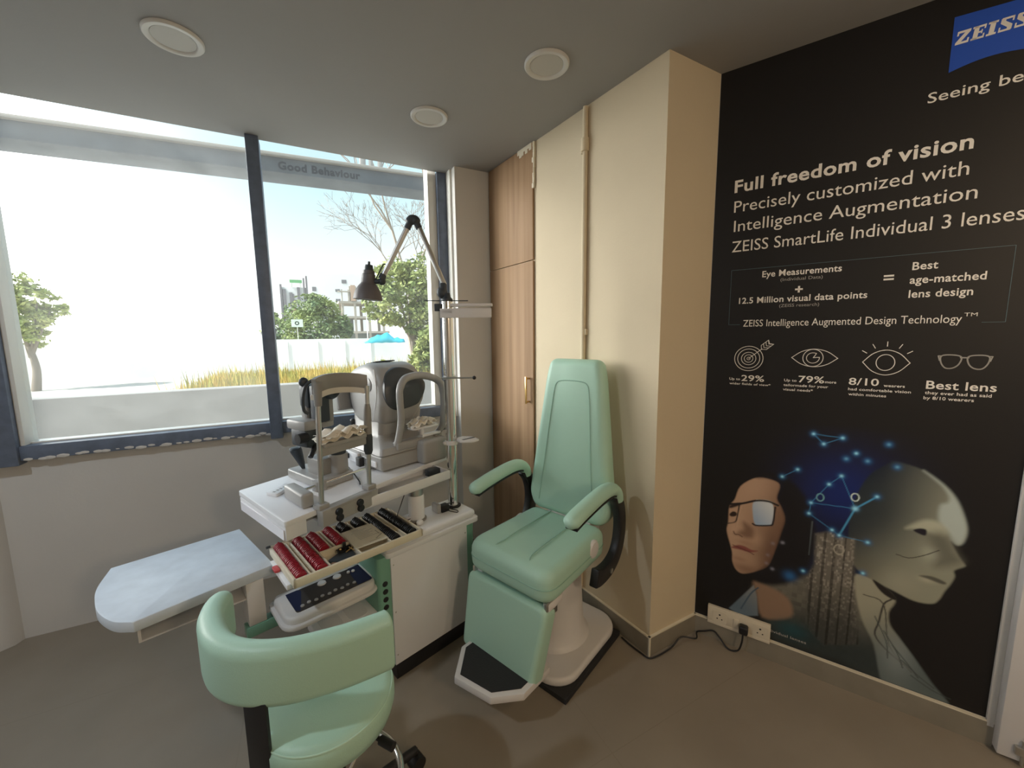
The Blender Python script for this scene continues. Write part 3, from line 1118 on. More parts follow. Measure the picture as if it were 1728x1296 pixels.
# network of points
ND = Pd['nodes']
for a, b in Pd['links']:
    line([ND[a], ND[b]], (0.05, 0.22, 0.42), 0.0022, 0.75, False)
for a, b in ((13, 14), (13, 16)):
    line([ND[a], ND[b]], (0.07, 0.30, 0.52), 0.0045, 0.8, False)
for k, c in enumerate(ND):
    blob(c, 0.012, (0.03, 0.16, 0.40), 0.7)
    blob(c, 0.0055 if k != 13 else .009, (0.30, 0.68, 0.86), 1.0 if k not in (3, 6, 7, 8) else .35)
for k, c in enumerate(Pd['rings']):
    q = [(c[0] + (.012 + .004 * (k == 2)) * math.cos(a * PI / 6), c[1] + (.016 + .005 * (k == 2)) * math.sin(a * PI / 6)) for a in range(13)]
    line(q, ((0.16, 0.36, 0.40), (0.55, 0.66, 0.62), (0.36, 0.33, 0.27))[k], 0.003, 1, False)
blob((0.375, 0.43), 0.022, (0.03, 0.14, 0.36), 0.8)
for c in ((0.305, 0.56), (0.29, 0.50), (0.287, 0.46), (0.31, 0.44), (0.34, 0.575)):
    blob(c, 0.007, (0.34, 0.34, 0.42), 0.6)
blob((0.40, 0.18), 0.06, (0.015, 0.07, 0.085), 0.7, 0.04)
# feather into the black of the sheet at the rim
rim = sm(np.minimum(np.minimum(GX - X0, X1 - GX), Y1 - GY) / 0.03)[..., None]
# a little more modelling in the two faces
MASK = sm(0.5 - sdist(curve(Pd['face'])) / .008)
blob((0.150, 0.585), 0.020, (0.52, 0.35, 0.25), 0.7, 0.03)
blob((0.200, 0.530), 0.030, (0.30, 0.17, 0.11), 0.45, 0.010)
blob((0.180, 0.445), 0.030, (0.27, 0.15, 0.10), 0.5, 0.010)
blob((0.300, 0.50), 0.030, (0.13, 0.07, 0.05), 0.6, 0.10)
blob((0.205, 0.405), 0.06, (0.20, 0.11, 0.07), 0.6, 0.02)
line([(0.150, 0.572), (0.157, 0.560), (0.172, 0.562), (0.186, 0.556)], (0.07, 0.03, 0.02), 0.0030, 0.9)
line([(0.150, 0.505), (0.185, 0.498), (0.215, 0.492), (0.236, 0.484)], (0.09, 0.03, 0.03), 0.0026, 0.9)
line([(0.163, 0.60), (0.168, 0.66), (0.176, 0.70)], (0.52, 0.36, 0.26), 0.004, 0.6)
fill(Pd['lens_r'], grad((0.30, 0.40, 0.54), (0.56, 0.60, 0.64), (0.22, 0.64), (0.31, 0.72)), 0.004, 1)
line(Pd['frame_top'], (0.015, 0.012, 0.014), 0.0055)
line(Pd['frame_r'], (0.02, 0.016, 0.02), 0.0045)
MASK = sm(0.5 - sdist(curve(Pd['robot'])) / .010)
blob((0.72, 0.53), 0.05, (0.33, 0.32, 0.25), 0.5, 0.05)
blob((0.66, 0.40), 0.07, (0.12, 0.12, 0.09), 0.6, 0.03)
blob((0.855, 0.46), 0.03, (0.36, 0.36, 0.29), 0.6, 0.05)
blob((0.80, 0.400), 0.04, (0.30, 0.30, 0.24), 0.6, 0.03)
MASK = None
IMG = 1.25 * IMG - 0.25 * 0.012
IMG = np.clip(IMG * rim + np.array([0.0125, 0.0115, 0.012]) * (1 - rim), 0, 1)
me = bpy.data.meshes.new('portrait_print')
vs = np.stack([GX.ravel(), GY.ravel(), np.zeros(NX * NY)], 1)
ii = (np.arange(NY - 1)[:, None] * NX + np.arange(NX - 1)[None, :]).ravel()
fs = np.stack([ii, ii + 1, ii + NX + 1, ii + NX], 1)
me.from_pydata(vs.tolist(), [], fs.tolist())
ca = me.color_attributes.new('print', 'FLOAT_COLOR', 'POINT')
ca.data.foreach_set('color', np.concatenate([IMG.reshape(-1, 3), np.ones((NX * NY, 1))], 1).astype(np.float32).ravel())
mt = bpy.data.materials.new('colour print')
mt.use_nodes = True
b = mt.node_tree.nodes['Principled BSDF']
b.inputs['Roughness'].default_value = 0.5
b.inputs['Specular IOR Level'].default_value = 0.35
va = mt.node_tree.nodes.new('ShaderNodeVertexColor')
va.layer_name = 'print'
mt.node_tree.links.new(va.outputs['Color'], b.inputs['Base Color'])
me.materials.append(mt)
pp = bpy.data.objects.new('portrait_print', me)
COL.objects.link(pp)
pp.parent = po
pp.location = (0, 0, 0.0019)
at(text_obj('fine_print', [(('Individual lenses', 0.296, 0.452, 0.136, 0.013), dict(bold=0.01))], M_PGREY, po), Z2)

# ------------------------------------------------------------------ socket plate and the plug with its flex
so = thing('socket_plate', 'long cream multi-gang socket plate at the foot of the black poster', 'socket')
wall_frame(so)
t = new()
box(t, 0.062, 0.321, 0.097, 0.174, 0.0018, 0.0185, .002)
box(t, 0.062, 0.321, 0.082, 0.099, 0.0128, 0.0185, .002)
obj('plate', t, M_SOCK, so)
for gx_ in (0.115, 0.282):
    t = new()
    prism(t, rrect(gx_ - .030, gx_ + .030, 0.100, 0.158, .006, 3), 0.018, 0.0198)
    g = obj('outlet', t, M_SOCK, so)
    t = new()
    for dx, dy, r in ((0, .013, .0042), (-.010, -.008, .003), (.010, -.008, .003)):
        lathe(t, [(r, 0.0195), (r, 0.0202), (0, 0.0202)], 12, Matrix.Translation((gx_ + dx, 0.128 + dy, 0)))
    obj('pin_hole', t, M_BLACK, g)
t = new()
box(t, 0.175, 0.196, 0.107, 0.148, 0.0180, 0.023, .002)
obj('switch', t, M_SOCK, so)
pl = thing('power_plug', 'black plug and flex in the cream socket, trailing along the skirting to the exam chair', 'plug')
wall_frame(pl)
t = new()
box(t, 0.199, 0.236, 0.103, 0.142, 0.0198, 0.056, .008, 3)
obj('plug_body', t, M_BLACK, pl)
PB = lambda s, z, k: Vector((B_[0], B_[1], z)) + dP * s + nP * k
path = [PB(.217, .105, .045), PB(.214, .06, .05), PB(.20, .012, .045), PB(.16, .006, .05), PB(.115, .03, .02), PB(.09, .045, .018), PB(.05, .03, .025), PB(.02, .015, .03),
        Vector((1.58, 1.15, .03)), Vector((1.52, 1.185, .035)), Vector((1.45, 1.182, .010)), Vector((1.36, 1.180, .006)), Vector((1.312, 1.19, .006)), Vector((1.302, 1.23, .006)), Vector((1.293, 1.29, .006)), Vector((1.290, 1.345, .007))]
mi = pl.matrix_world.inverted()
t = new()
tube(t, [mi @ p for p in smooth_path(path, 6)], 0.0038, 8)
obj('flex', t, M_BLACK, pl)

# ------------------------------------------------------------------ reclining exam chair (local x = forward, y = towards the viewer's right)
CH = thing('exam_chair', 'mint green reclining exam chair on a white pedestal against the beige wall', 'exam chair', (1.0, 1.5, 0), math.radians(202))
t = new()
prism(t, [(-.225, -.20), (.27, -.20), (.27, .236), (-.225, .236)], 0.0, 0.024, .003)
obj('base_plate', t, M_RUBBER, CH)
t = new()
prism(t, rrect(-.262, .268, -.178, .222, .115, 8), 0.022, 0.062, .014, 3)
obj('base_cover', t, M_IVORY, CH)
t = new()
rings = []
for z, rx, ry, cx in ((.058, .178, .150, 0), (.066, .160, .138, 0), (.085, .142, .128, 0), (.12, .130, .122, 0), (.25, .120, .114, .0), (.40, .112, .106, .0), (.452, .112, .106, .0)):
    rings.append([(cx + rx * math.cos(a * PI / 20), .015 + ry * math.sin(a * PI / 20), z) for a in range(40)])
loft(t, rings)
obj('pedestal', t, M_IVORY, CH, 50)
t = new()
box(t, -.13, .27, -.16, .17, .442, .468, .006)
box(t, .24, .33, -.20, -.17, .435, .462, .004)
box(t, .24, .335, .17, .20, .43, .462, .004)
obj('seat_frame', t, M_IVORY, CH)
# seat cushion
out = round_poly([(-.115, -.215), (.365, -.238), (.372, .222), (-.115, .205)], [.05, .08, .08, .05], 6)
t = new()
prism(t, out, 0.464, 0.604, .044, 6, None, .6)
for v in t.verts:
    if v.co.z > .55:
        v.co.z -= .010 * max(0, (v.co.x - .15) / .2) ** 2
        v.co.z += .006 * math.cos(min(1, abs(v.co.y + .008) / .2) * PI / 2)
seat = obj('seat', t, M_MINT, CH, 80)


def seat_z(x, y):
    return 0.604 - .010 * max(0, (x - .15) / .2) ** 2 + .006 * math.cos(min(1, abs(y + .008) / .2) * PI / 2)


for y0, y1 in ((-.088, -.085), (.070, .080)):
    P = [(-.09 + i * .04, y0 + (y1 - y0) * i / 9, seat_z(-.09 + i * .04, y0)) for i in range(10)]
    P = [(a, b, c - .0005) for a, b, c in P] + [(.305, y1 + .006 * (1 if y1 > 0 else -1), seat_z(.305, y1) - .001), (.335, y1 + .022 * (1 if y1 > 0 else -1), .586)]
    t = new()
    tube(t, smooth_path(P, 3), 0.0024, 6)
    obj('seam', t, M_SEAM, seat)
t = new()
P = [(p[0], p[1], .530) for p in round_poly([(-.1155, -.2158), (.3660, -.2390), (.3730, .2228), (-.1155, .2056)], [.05, .08, .08, .05], 6)]
tube(t, P, 0.0022, 6, True)
obj('piping', t, M_SEAM, seat)
# backrest
MB = Matrix.Translation((-.082, -.008, .600)) @ Matrix(((0, 0, 1, 0), (1, 0, 0, 0), (0, 1, 0, 0), (0, 0, 0, 1)))
MB = Matrix.Translation((-.082, -.008, .600)) @ Matrix.Rotation(math.radians(-5.5), 4, 'Y') @ Matrix(((0, 0, 1, 0), (1, 0, 0, 0), (0, 1, 0, 0), (0, 0, 0, 1)))
out = round_poly([(-.195, .0), (-.235, .075), (-.165, .70), (-.145, .785), (.145, .785), (.165, .70), (.235, .075), (.195, .0)], [.05, .09, .2, .075, .075, .2, .09, .05], 6)
t = new()
prism(t, out, -.115, 0.0, .044, 7, None, .6)
for v in t.verts:
    if v.co.z < -.05:
        v.co.z += .035 * max(0, v.co.y) / .785          # thinner towards the head
bmesh.ops.transform(t, matrix=MB, verts=t.verts)
back = obj('backrest', t, M_MINT, CH, 80)
t = new()
q = [(-.155, .055), (-.135, .25), (-.112, .50), (-.098, .625)]
q = [(x, y, .0004) for x, y in q] + [(-.085, .664, .0004), (-.055, .676, .0004), (0, .679, .0004)]
q = q + [(-x, y, z) for x, y, z in q[::-1][1:]]
tube(t, [MB @ p for p in smooth_path(q, 6)], 0.0026, 6)
obj('seam', t, M_SEAM, back)
t = new()
box(t, -.20, -.10, -.12, .13, .47, .64, .01)
obj('back_bracket', t, M_IVORY, CH)
# armrests
for s, nm in ((-1, 'left'), (1, 'right')):
    y = .262 * s - .008
    q = smooth_path([(.285, y, .778), (.255, y, .793), (.15, y, .812), (.03, y, .826), (-.05, y, .822), (-.095, y, .795), (-.115, y, .755)], 5)
    t = new()
    n_ = len(q)
    for i, p in enumerate(q):
        pass
    rad = [.030 * min(1, .45 + .55 * math.sin(min(1, i / 5) * PI / 2)) * (1 if i < n_ - 6 else 1 - .12 * (i - n_ + 6) / 6) for i in range(n_)]
    tube(t, q, rad, 16)
    for v in t.verts:
        v.co.y = y + (v.co.y - y) * 1.18
    arm = obj('armrest', t, M_MINT, CH, 80)
    t = new()
    q2 = [Vector((p.x, p.y, p.z - .027)) for p in q if -.07 < p.x < .268]
    sweep(t, q2, [(-.026, -.004), (.026, -.004), (.028, .005), (-.028, .005)])
    obj('underside', t, M_BLACK, arm)
    t = new()
    c = [(-.085, .785), (-.128, .73), (-.150, .65), (-.142, .56), (-.105, .495), (-.04, .462), (.035, .458), (.085, .470)]
    c = smooth_path([(a, 0, b) for a, b in c], 6)
    hw = [.027 + .012 * i / len(c) for i in range(len(c))]
    L_, R_l = [], []
    for i, p in enumerate(c):
        d = (c[min(i + 1, len(c) - 1)] - c[max(i - 1, 0)]).normalized()
        nn = Vector((d.z, 0, -d.x))
        a, b = p + nn * hw[i], p - nn * hw[i]
        L_.append((a.x, a.z)); R_l.append((b.x, b.z))
    MA = Matrix(((1, 0, 0, 0), (0, 0, 1, 0), (0, 1, 0, 0), (0, 0, 0, 1)))
    prism(t, L_ + R_l[::-1], y - .019, y + .019, .006, 2, MA)
    obj('arm_bracket', t, M_BLACK, arm)
    t = new()
    MK = Matrix.Translation((.005, .206 * s - .008, .548)) @ Matrix.Rotation(-s * PI / 2, 4, 'X')
    lathe(t, [(.042, -.02), (.042, .008), (.034, .016), (0, .018)], 28, MK)
    obj('pivot_cap', t, M_IVORY, arm)
    t = new()
    MK = Matrix.Translation((-.035, y + s * .018, .455)) @ Matrix.Rotation(-s * PI / 2, 4, 'X')
    lathe(t, [(.012, 0), (.012, .006), (0, .008)], 16, MK)
    obj('screw', t, M_STEEL, arm)
# leg rest
ML = Matrix.Translation((.358, -.012, .452)) @ Matrix.Rotation(math.radians(-12), 4, 'Y') @ Matrix(((0, 0, 1, 0), (1, 0, 0, 0), (0, 1, 0, 0), (0, 0, 0, 1)))
out = round_poly([(-.205, -.325), (-.225, 0), (.218, 0), (.19, -.325)], [.03, .045, .045, .03], 5)
t = new()
prism(t, out, -.085, 0, .024, 5, ML, .6)
obj('leg_rest', t, M_MINT, CH, 80)
t = new()
box(t, .27, .345, -.215, -.200, .40, .47, .004)
obj('hinge', t, M_STEEL, CH)
t = new()
box(t, .27, .345, .180, .196, .40, .47, .004)
obj('hinge', t, M_STEEL, CH)
# foot plate
MF = Matrix.Translation((.37, 0, .135)) @ Matrix.Rotation(math.radians(-3), 4, 'Y') @ Matrix.Translation((-.37, 0, 0))
fp = [(.30, -.168), (.465, -.170), (.592, -.072), (.565, .098), (.468, .180), (.30, .180)]
t = new()
prism(t, fp, 0.0, 0.030, .005, 2, MF)
ft = obj('foot_plate', t, M_IVORY, CH)
t = new()
fi = [(.31, -.148), (.458, -.150), (.570, -.062), (.548, .086), (.460, .158), (.31, .158)]
prism(t, fi, 0.0302, 0.033, .001, 1, MF)
obj('foot_mat', t, M_RUBBER, ft)
t = new()
box(t, .20, .40, -.06, .08, .125, .165, .004)
box(t, .20, .26, -.06, .08, .125, .45, .004)
obj('foot_bracket', t, M_IVORY, CH)

# ------------------------------------------------------------------ assistant's stool in the foreground
ST = thing('stool', 'mint green swivel stool with a curved arm backrest, in the foreground', 'stool', (-0.01, 1.14, 0), 0)
sx0, sy0 = 0.01, -1.14
t = new()
prof = [(0, .415), (.150, .415), (.171, .425), (.178, .450), (.178, .478), (.170, .496), (.150, .503), (.08, .507), (0, .508)]
lathe(t, prof, 56)
sseat = obj('seat', t, M_MINT, ST, 80)
t = new()
tube(t, [(.1725 * math.cos(a * PI / 32), .1725 * math.sin(a * PI / 32), .4925) for a in range(64)], .0022, 6, True)
obj('piping', t, mat('pale piping', (0.50, 0.72, 0.58), 0.5), sseat)
bpath = [(-.268, 1.372, 0), (-.282, 1.31, 0), (-.278, 1.24, 0), (-.245, 1.150, 0), (-.185, 1.085, 0), (-.095, 1.043, 0), (.01, 1.027, 0), (.080, 1.026, 0), (.135, 1.030, 0), (.150, 1.033, 0)]
bp = [Vector((p.x + sx0, p.y + sy0, .682)) for p in smooth_path(bpath, 6)]
sect = [(x, z) for x, z in rrect(-.031, .031, -.082, .082, .030, 6)]
nb = len(bp)
sc_ = []
for i in range(nb):
    e = min(i, nb - 1 - i)
    k = math.sqrt(max(0.05, 1 - (1 - min(1, e / 5)) ** 2))
    sc_.append((.62 + .38 * k, .80 + .20 * k))
t = new()
sweep(t, bp, sect, sc_)
obj('backrest', t, M_MINT, ST, 80)
t = new()
q = smooth_path([(-.02, -.02, .400), (-.10, -.06, .395), (-.150, -.090, .400), (-.163, -.096, .44), (-.163, -.096, .52), (-.163, -.092, .64)], 5)
sweep_s = [(-.026, -.004), (.026, -.004), (.026, .004), (-.026, .004)]
tb = new()
box(tb, -.03, .03, -.005, .005, .385, .625, .002)
box(tb, -.03, .03, -.005, .16, .385, .395, .002)
bmesh.ops.transform(tb, matrix=Matrix.Translation((-.158, -.092, 0)) @ Matrix.Rotation(math.radians(-35), 4, 'Z'), verts=tb.verts)
obj('back_support', tb, M_BLACK, ST)
t.free()
t = new()
lathe(t, [(.075, .395), (.075, .416), (0, .416)], 24)
lathe(t, [(.030, .12), (.030, .25), (.022, .25), (.022, .40), (0, .40)], 20)
obj('gas_column', t, M_BLACK, ST)
t = new()
tube(t, [(.02, 0, .398), (.105, -.085, .386), (.128, -.118, .384)], .006, 8)
tube(t, [(.120, -.104, .384), (.148, -.140, .383)], [.012, .012], 12)
obj('height_lever', t, M_BLACK, ST)
t = new()
tube(t, [(.185 * math.cos(a * PI / 28), .185 * math.sin(a * PI / 28), .170) for a in range(56)], .011, 12, True)
for k in range(3):
    a = k * 2 * PI / 3 + .9
    tube(t, [(.028 * math.cos(a), .028 * math.sin(a), .155), (.178 * math.cos(a), .178 * math.sin(a), .168)], .007, 8)
obj('foot_ring', t, M_CHROME, ST)
t = new()
lathe(t, [(.045, .075), (.045, .13), (0, .13)], 20)
hub = obj('base', t, M_BLACK, ST)
for k in range(5):
    a = k * 2 * PI / 5 + .35
    c_, s_ = math.cos(a), math.sin(a)
    t = new()
    tube(t, [(.03 * c_, .03 * s_, .10), (.16 * c_, .16 * s_, .088), (.27 * c_, .27 * s_, .072)], [.020, .017, .013], 10)
    lg = obj('leg', t, M_BLACK, ST)
    t = new()
    MK = Matrix.Translation((.27 * c_, .27 * s_, .026)) @ Matrix.Rotation(a, 4, 'Z') @ Matrix.Rotation(PI / 2, 4, 'X')
    lathe(t, [(.026, -.020), (.026, -.004), (.026, .020), (0, .020)], 18, MK)
    tube(t, [(.27 * c_, .27 * s_, .04), (.27 * c_, .27 * s_, .075)], .007, 8)
    obj('caster', t, M_BLACK, lg)

# ------------------------------------------------------------------ refraction unit: cabinet, lid, pole, drawers (local x along its face, y away from the viewer)
UA = math.radians(17.4)
UO = Vector((0.25, 1.616, 0))
UN = thing('refraction_unit', 'white and green refraction unit cabinet with a chrome pole, beside the exam chair', 'cabinet', UO, UA)
t = new()
box(t, .012, .44, .012, .19, 0, .09)
obj('plinth', t, M_BLACK, UN)
t = new()
prism(t, round_poly([(-.055, .002), (.455, .002), (.455, .198), (-.055, .198)], [.02, .02, .02, .02], 4), .088, .590)
body = obj('body', t, M_GREEN, UN)
t = new()
box(t, .0, .402, -.006, .004, .086, .588, .0015)
sp = obj('side_panel', t, M_WHITE, UN)
for x, z in ((.012, .545), (.012, .33), (.012, .13), (.392, .545), (.392, .13)):
    t = new()
    MK = Matrix.Translation((x, -.006, z)) @ Matrix.Rotation(PI / 2, 4, 'X')
    lathe(t, [(.0035, 0), (.003, .0012), (0, .0014)], 12, MK)
    obj('screw', t, M_STEEL, sp)
for z in (.474, .439, .404, .369):
    t = new()
    MK = Matrix.Translation((-.026, .002, z)) @ Matrix.Rotation(PI / 2, 4, 'X')
    lathe(t, [(.0115, -.002), (.0115, .002), (.008, .003), (0, .003)], 20, MK)
    obj('jack_socket', t, M_BLACK, body)
t = new()
prism(t, round_poly([(-.02, -.014), (.474, -.014), (.474, .212), (-.02, .212)], .02, 4), .583, .606, .003, 2)
prism(t, round_poly([(-.02, -.004), (.464, -.004), (.464, .204), (-.02, .204)], .022, 4), .604, .642, .016, 4)
lid = obj('lid', t, M_WHITE, UN)
t = new()
box(t, -.386, -.021, -.002, .215, .622, .6425, .004)
obj('tray_shelf', t, M_WHITE, UN)
t = new()
MK = Matrix.Translation((.41, .11, 0))
lathe(t, [(.038, .641), (.038, .647), (.030, .649), (.0, .649)], 28, MK)
obj('pole_collar', t, M_BLACK, UN)
t = new()
lathe(t, [(.026, .648), (.026, 1.660), (.0, 1.660)], 28, MK)
pole = obj('pole', t, M_CHROME, UN)
# control panel slung under the lens tray
t = new()
prism(t, round_poly([(-.392, .006), (-.050, .006), (-.050, .21), (-.392, .21)], [.06, .06, .03, .03], 6), .452, .500, .012, 3)
prism(t, round_poly([(-.405, -.006), (-.040, -.006), (-.040, .222), (-.405, .222)], [.07, .07, .03, .03], 6), .456, .474, .006, 2)
cp = obj('control_panel', t, M_IVORY, UN)
t = new()
box(t, -.075, -.050, .06, .19, .43, .50, .003)
obj('panel_bracket', t, M_WHITE, cp)
t = new()
prism(t, round_poly([(-.352, .035), (-.064, .035), (-.064, .175), (-.352, .175)], .012, 3), .4995, .503, .001, 1)
kp = obj('keypad', t, mat('dark keypad', (0.050, 0.045, 0.042), 0.75, spec=0.2), cp)
t = new()
prism(t, [(-.352, .05), (-.34, .035), (-.325, .075), (-.30, .16), (-.31, .175), (-.352, .175)], .5031, .5035)
obj('navy_print', t, mat('navy print', (0.012, 0.018, 0.06), 0.7, spec=0.2), kp)
t = new()
prism(t, [(-.125, .035), (-.064, .035), (-.064, .175), (-.110, .175), (-.118, .12)], .5031, .5035)
obj('navy_print', t, mat('navy print', (0.012, 0.018, 0.06), 0.35), kp)
for k in range(9):
    t = new()
    lathe(t, [(.0075, .503), (.0065, .5062), (0, .5066)], 16, Matrix.Translation((-.325 + k * .0245, .060 + .006 * (k % 2), 0)))
    obj('button', t, M_LGREY, kp)
for x, y in ((-.225, .150), (-.164, .150), (-.118, .147), (-.100, .142)):
    t = new()
    r = .017 if x < -.15 else .007
    lathe(t, [(r, .503), (r * .9, .508), (0, .509)], 20, Matrix.Translation((x, y, 0)))
    obj('dial', t, M_WHITE, kp)
# shallow white drawer with two dished recesses
t = new()
box(t, -.282, -.052, .015, .185, .312, .352, .006, 3)
dw = obj('drawer', t, mat('bright white plastic', (0.88, 0.88, 0.92), 0.3), UN)
for x0 in (-.255, -.155):
    t = new()
    prism(t, round_poly([(x0, .045), (x0 + .075, .045), (x0 + .075, .16), (x0, .16)], [.03, .03, .005, .005], 5), .3518, .3532)
    obj('recess', t, mat('drawer dish', (0.78, 0.78, 0.82), 0.35), dw)
# green swing arm that carries the writing table
t = new()
box(t, -.485, -.05, .175, .222, .392, .434, .003)
obj('swing_arm', t, M_GREEN, UN)
t = new()
box(t, -.40, -.30, .185, .215, .4345, .470, .004)
obj('arm_cover', t, mat('pale aqua plastic', (0.52, 0.68, 0.68), 0.35), UN)
# bracket for the chart at the pole top, hook rod and little dish
cr = Vector((0.888, -0.46, 0))
ML_ = Matrix.Rotation(-UA, 4, 'Z')


def pole_pt(a, z, b=0.0):
    """a = sideways from the pole axis, b = away from the viewer"""
    w = cr * a + Vector((.46, .888, 0)) * b
    w = ML_ @ w
    return Vector((.41 + w.x, .11 + w.y, z))


MPL = Matrix.Translation((.41, .11, 0)) @ ML_ @ Matrix.Rotation(math.atan2(-.46, .888), 4, 'Z')
t = new()
box(t, -.03, .212, -.031, -.022, 1.582, 1.626, .002, 2, MPL)
box(t, .02, .216, -.022, .02, 1.636, 1.649, .002, 2, MPL)
box(t, -.03, .03, -.031, .031, 1.600, 1.622, .004, 2, MPL)
br = obj('phoropter_bracket', t, M_IVORY, pole)
t = new()
box(t, -.06, -.028, -.012, .012, 1.615, 1.650, .003, 2, MPL)
tube(t, [(-.11, 0, 1.665), (.10, 0, 1.663)], .0022, 8, False, MPL)
obj('clamp', t, M_DARK, pole)
t = new()
tube(t, [(-.034, -.028, 1.297), (.12, -.028, 1.297)], .0035, 8, False, MPL)
lathe(t, [(.029, 1.288), (.029, 1.306), (.0265, 1.306)], 24, Matrix.Translation((.41, .11, 0)))
hk = obj('hook_rod', t, M_STEEL, pole)
t = new()
ball(t, MPL @ Vector((.124, -.028, 1.297)), .0095, 1, 1, 1, 2)
obj('ball_tip', t, M_BLACK, hk)
t = new()
lathe(t, [(.0255, .962), (.032, .964), (.032, .982), (.0255, .984)], 24, Matrix.Translation((.41, .11, 0)))
ball(t, MPL @ Vector((-.030, -.02, .973)), .010, 1, 1, 1, 2)
prism(t, round_poly([(.026, -.02), (.055, -.055), (.115, -.05), (.142, -.015), (.10, .04), (.05, .045), (.026, .02)], .012, 3), .982, .992, .003, 2, MPL)
ds = obj('instrument_dish', t, M_IVORY, pole)
t = new()
prism(t, [(.055, -.028), (.066, -.034), (.118, .010), (.108, .017)], .9922, .9932, 0, 1, MPL)
obj('slot', t, M_DARK, ds)

# ------------------------------------------------------------------ things lying on the lid
ad = thing('power_adapter', 'small black power adapter with looped lead, at the foot of the chrome pole', 'power adapter', UO, UA)
t = new()
box(t, .318, .362, .075, .112, .6425, .676, .004, 2, None)
obj('adapter_body', t, M_BLACK, ad)
t = new()
tube(t, smooth_path([(.335, .075, .660), (.345, .045, .655), (.372, .028, .646), (.385, .040, .646), (.372, .062, .65), (.36, .078, .655)], 6), .0022, 6)
tube(t, smooth_path([(.318, .10, .668), (.30, .10, .675), (.315, .085, .683), (.36, .078, .680), (.385, .07, .68)], 6), .0022, 6)
obj('lead', t, M_BLACK, ad)
t = new()
box(t, .296, .3175, .080, .135, .6425, .688, .006, 2)
tag(obj('adapter_shell', t, M_LGREY), 'pale wrapped plug lying between the telescopic column and chrome pole', 'plug')
bpy.context.view_layer.update()
o = bpy.data.objects['adapter_shell']
o.location = UO; o.rotation_euler = (0, 0, UA)
oc = thing('occluder', 'white plastic occluder lying on the cabinet lid behind the lens tray', 'occluder', UO, UA)
t = new()
box(t, .145, .205, .105, .140, .6425, .664, .005, 3)
box(t, .10, .150, .112, .128, .6425, .654, .004, 2)
obj('handle', t, M_WHITE, oc)
t = new()
box(t, .165, .18, .118, .128, .6642, .6655, .001)
obj('switch', t, M_DARK, oc)
cpv = thing('plug_cap', 'small white plug cap with brown pin next to the black lens row', 'plug', UO, UA)
t = new()
ball(t, (.178, .050, .6555), .0135, 1.3, 1, .95, 2)
obj('cap', t, M_WHITE, cpv)
t = new()
tube(t, [(.163, .055, .652), (.140, .058, .650)], .006, 10)
obj('pin', t, mat('brown rubber', (0.05, 0.025, 0.015), 0.5), cpv)

# ------------------------------------------------------------------ trial lens tray and what is in it (same frame as the cabinet)
TR = thing('lens_tray', 'cream compartment tray of trial lenses on the refraction unit', 'tray', UO, UA)
tx0, tx1, ty0, ty1, tz0, tz1 = -.374, .134, -.047, .264, .6435, .675
t = new()
box(t, tx0 + .004, tx1 - .004, ty0 + .004, ty1 - .004, tz0, tz0 + .006)
w_ = .011
box(t, tx0, tx1, ty0, ty0 + w_, tz0, tz1, .003, 2)
box(t, tx0, tx1, ty1 - w_, ty1, tz0, tz1, .003, 2)
box(t, tx0, tx0 + w_, ty0, ty1, tz0, tz1, .003, 2)
box(t, tx1 - w_, tx1, ty0, ty1, tz0, tz1, .003, 2)
obj('tray_shell', t, M_TRAY, TR)
t = new()
for a, y0, y1 in ((-.318, ty0 + .01, ty1 - .01), (-.302, ty0 + .01, ty1 - .01), (-.248, ty0 + .01, ty1 - .01), (-.198, .085, ty1 - .01), (-.184, .085, ty1 - .01), (-.132, ty0 + .01, ty1 - .01), (-.070, .172, ty1 - .01), (-.008, ty0 + .01, ty1 - .01), (.042, ty0 + .01, ty1 - .01), (.062, ty0 + .01, ty1 - .01)):
    box(t, a - .003, a + .003, y0, y1, tz0 + .005, tz1 - .001, .001, 1)
box(t, -.248, -.132, .078, .086, tz0 + .005, tz1 - .001, .001, 1)
box(t, -.132, -.008, .168, .175, tz0 + .005, tz1 - .001, .001, 1)
obj('divider', t, M_TRAY, TR)

lens_me = {}
for nm, mm in (('red', M_RED), ('black', M_LENSBLK)):
    t = new()
    MK = Matrix.Rotation(PI / 2, 4, 'X')
    lathe(t, [(.0158, -.0022), (.0188, -.0030), (.0198, 0), (.0188, .0030), (.0158, .0022)], 26, MK)
    lathe(t, [(.0158, -.0004), (.0158, .0004), (0, .0004)], 26, MK)
    box(t, -.003, .003, -.0012, .0012, .0188, .0232, .0006, 1)
    lens_me[nm] = obj('trial_lens', t, mm)
rows = [('red', -.345, -.030, .246, 'red-rimmed trial lens in the long row along the left end of the tray', 'red trial lenses, leftmost row'),
        ('red', -.276, -.030, .246, 'red-rimmed trial lens in the second long row of the tray', 'red trial lenses, second row'),
        ('red', -.223, .096, .246, 'red-rimmed trial lens in the short row just right of the second long row', 'red trial lenses, near short row'),
        ('red', -.158, .096, .246, 'red-rimmed trial lens in the short row beside the cream card', 'red trial lenses, far short row'),
        ('black', -.102, .186, .246, 'black-rimmed trial lens peeping out at the left corner behind the card', 'black trial lenses behind the card, left'),
        ('black', -.038, .186, .246, 'black-rimmed trial lens peeping out at the right corner behind the card', 'black trial lenses behind the card, right'),
        ('black', .017, -.030, .246, 'black-rimmed trial lens in the long row right of the card', 'black trial lenses beside the card'),
        ('black', .092, -.030, .246, 'black-rimmed trial lens in the long row along the right end of the tray', 'black trial lenses, right end row')]
used = set()
rr = random.Random(11)
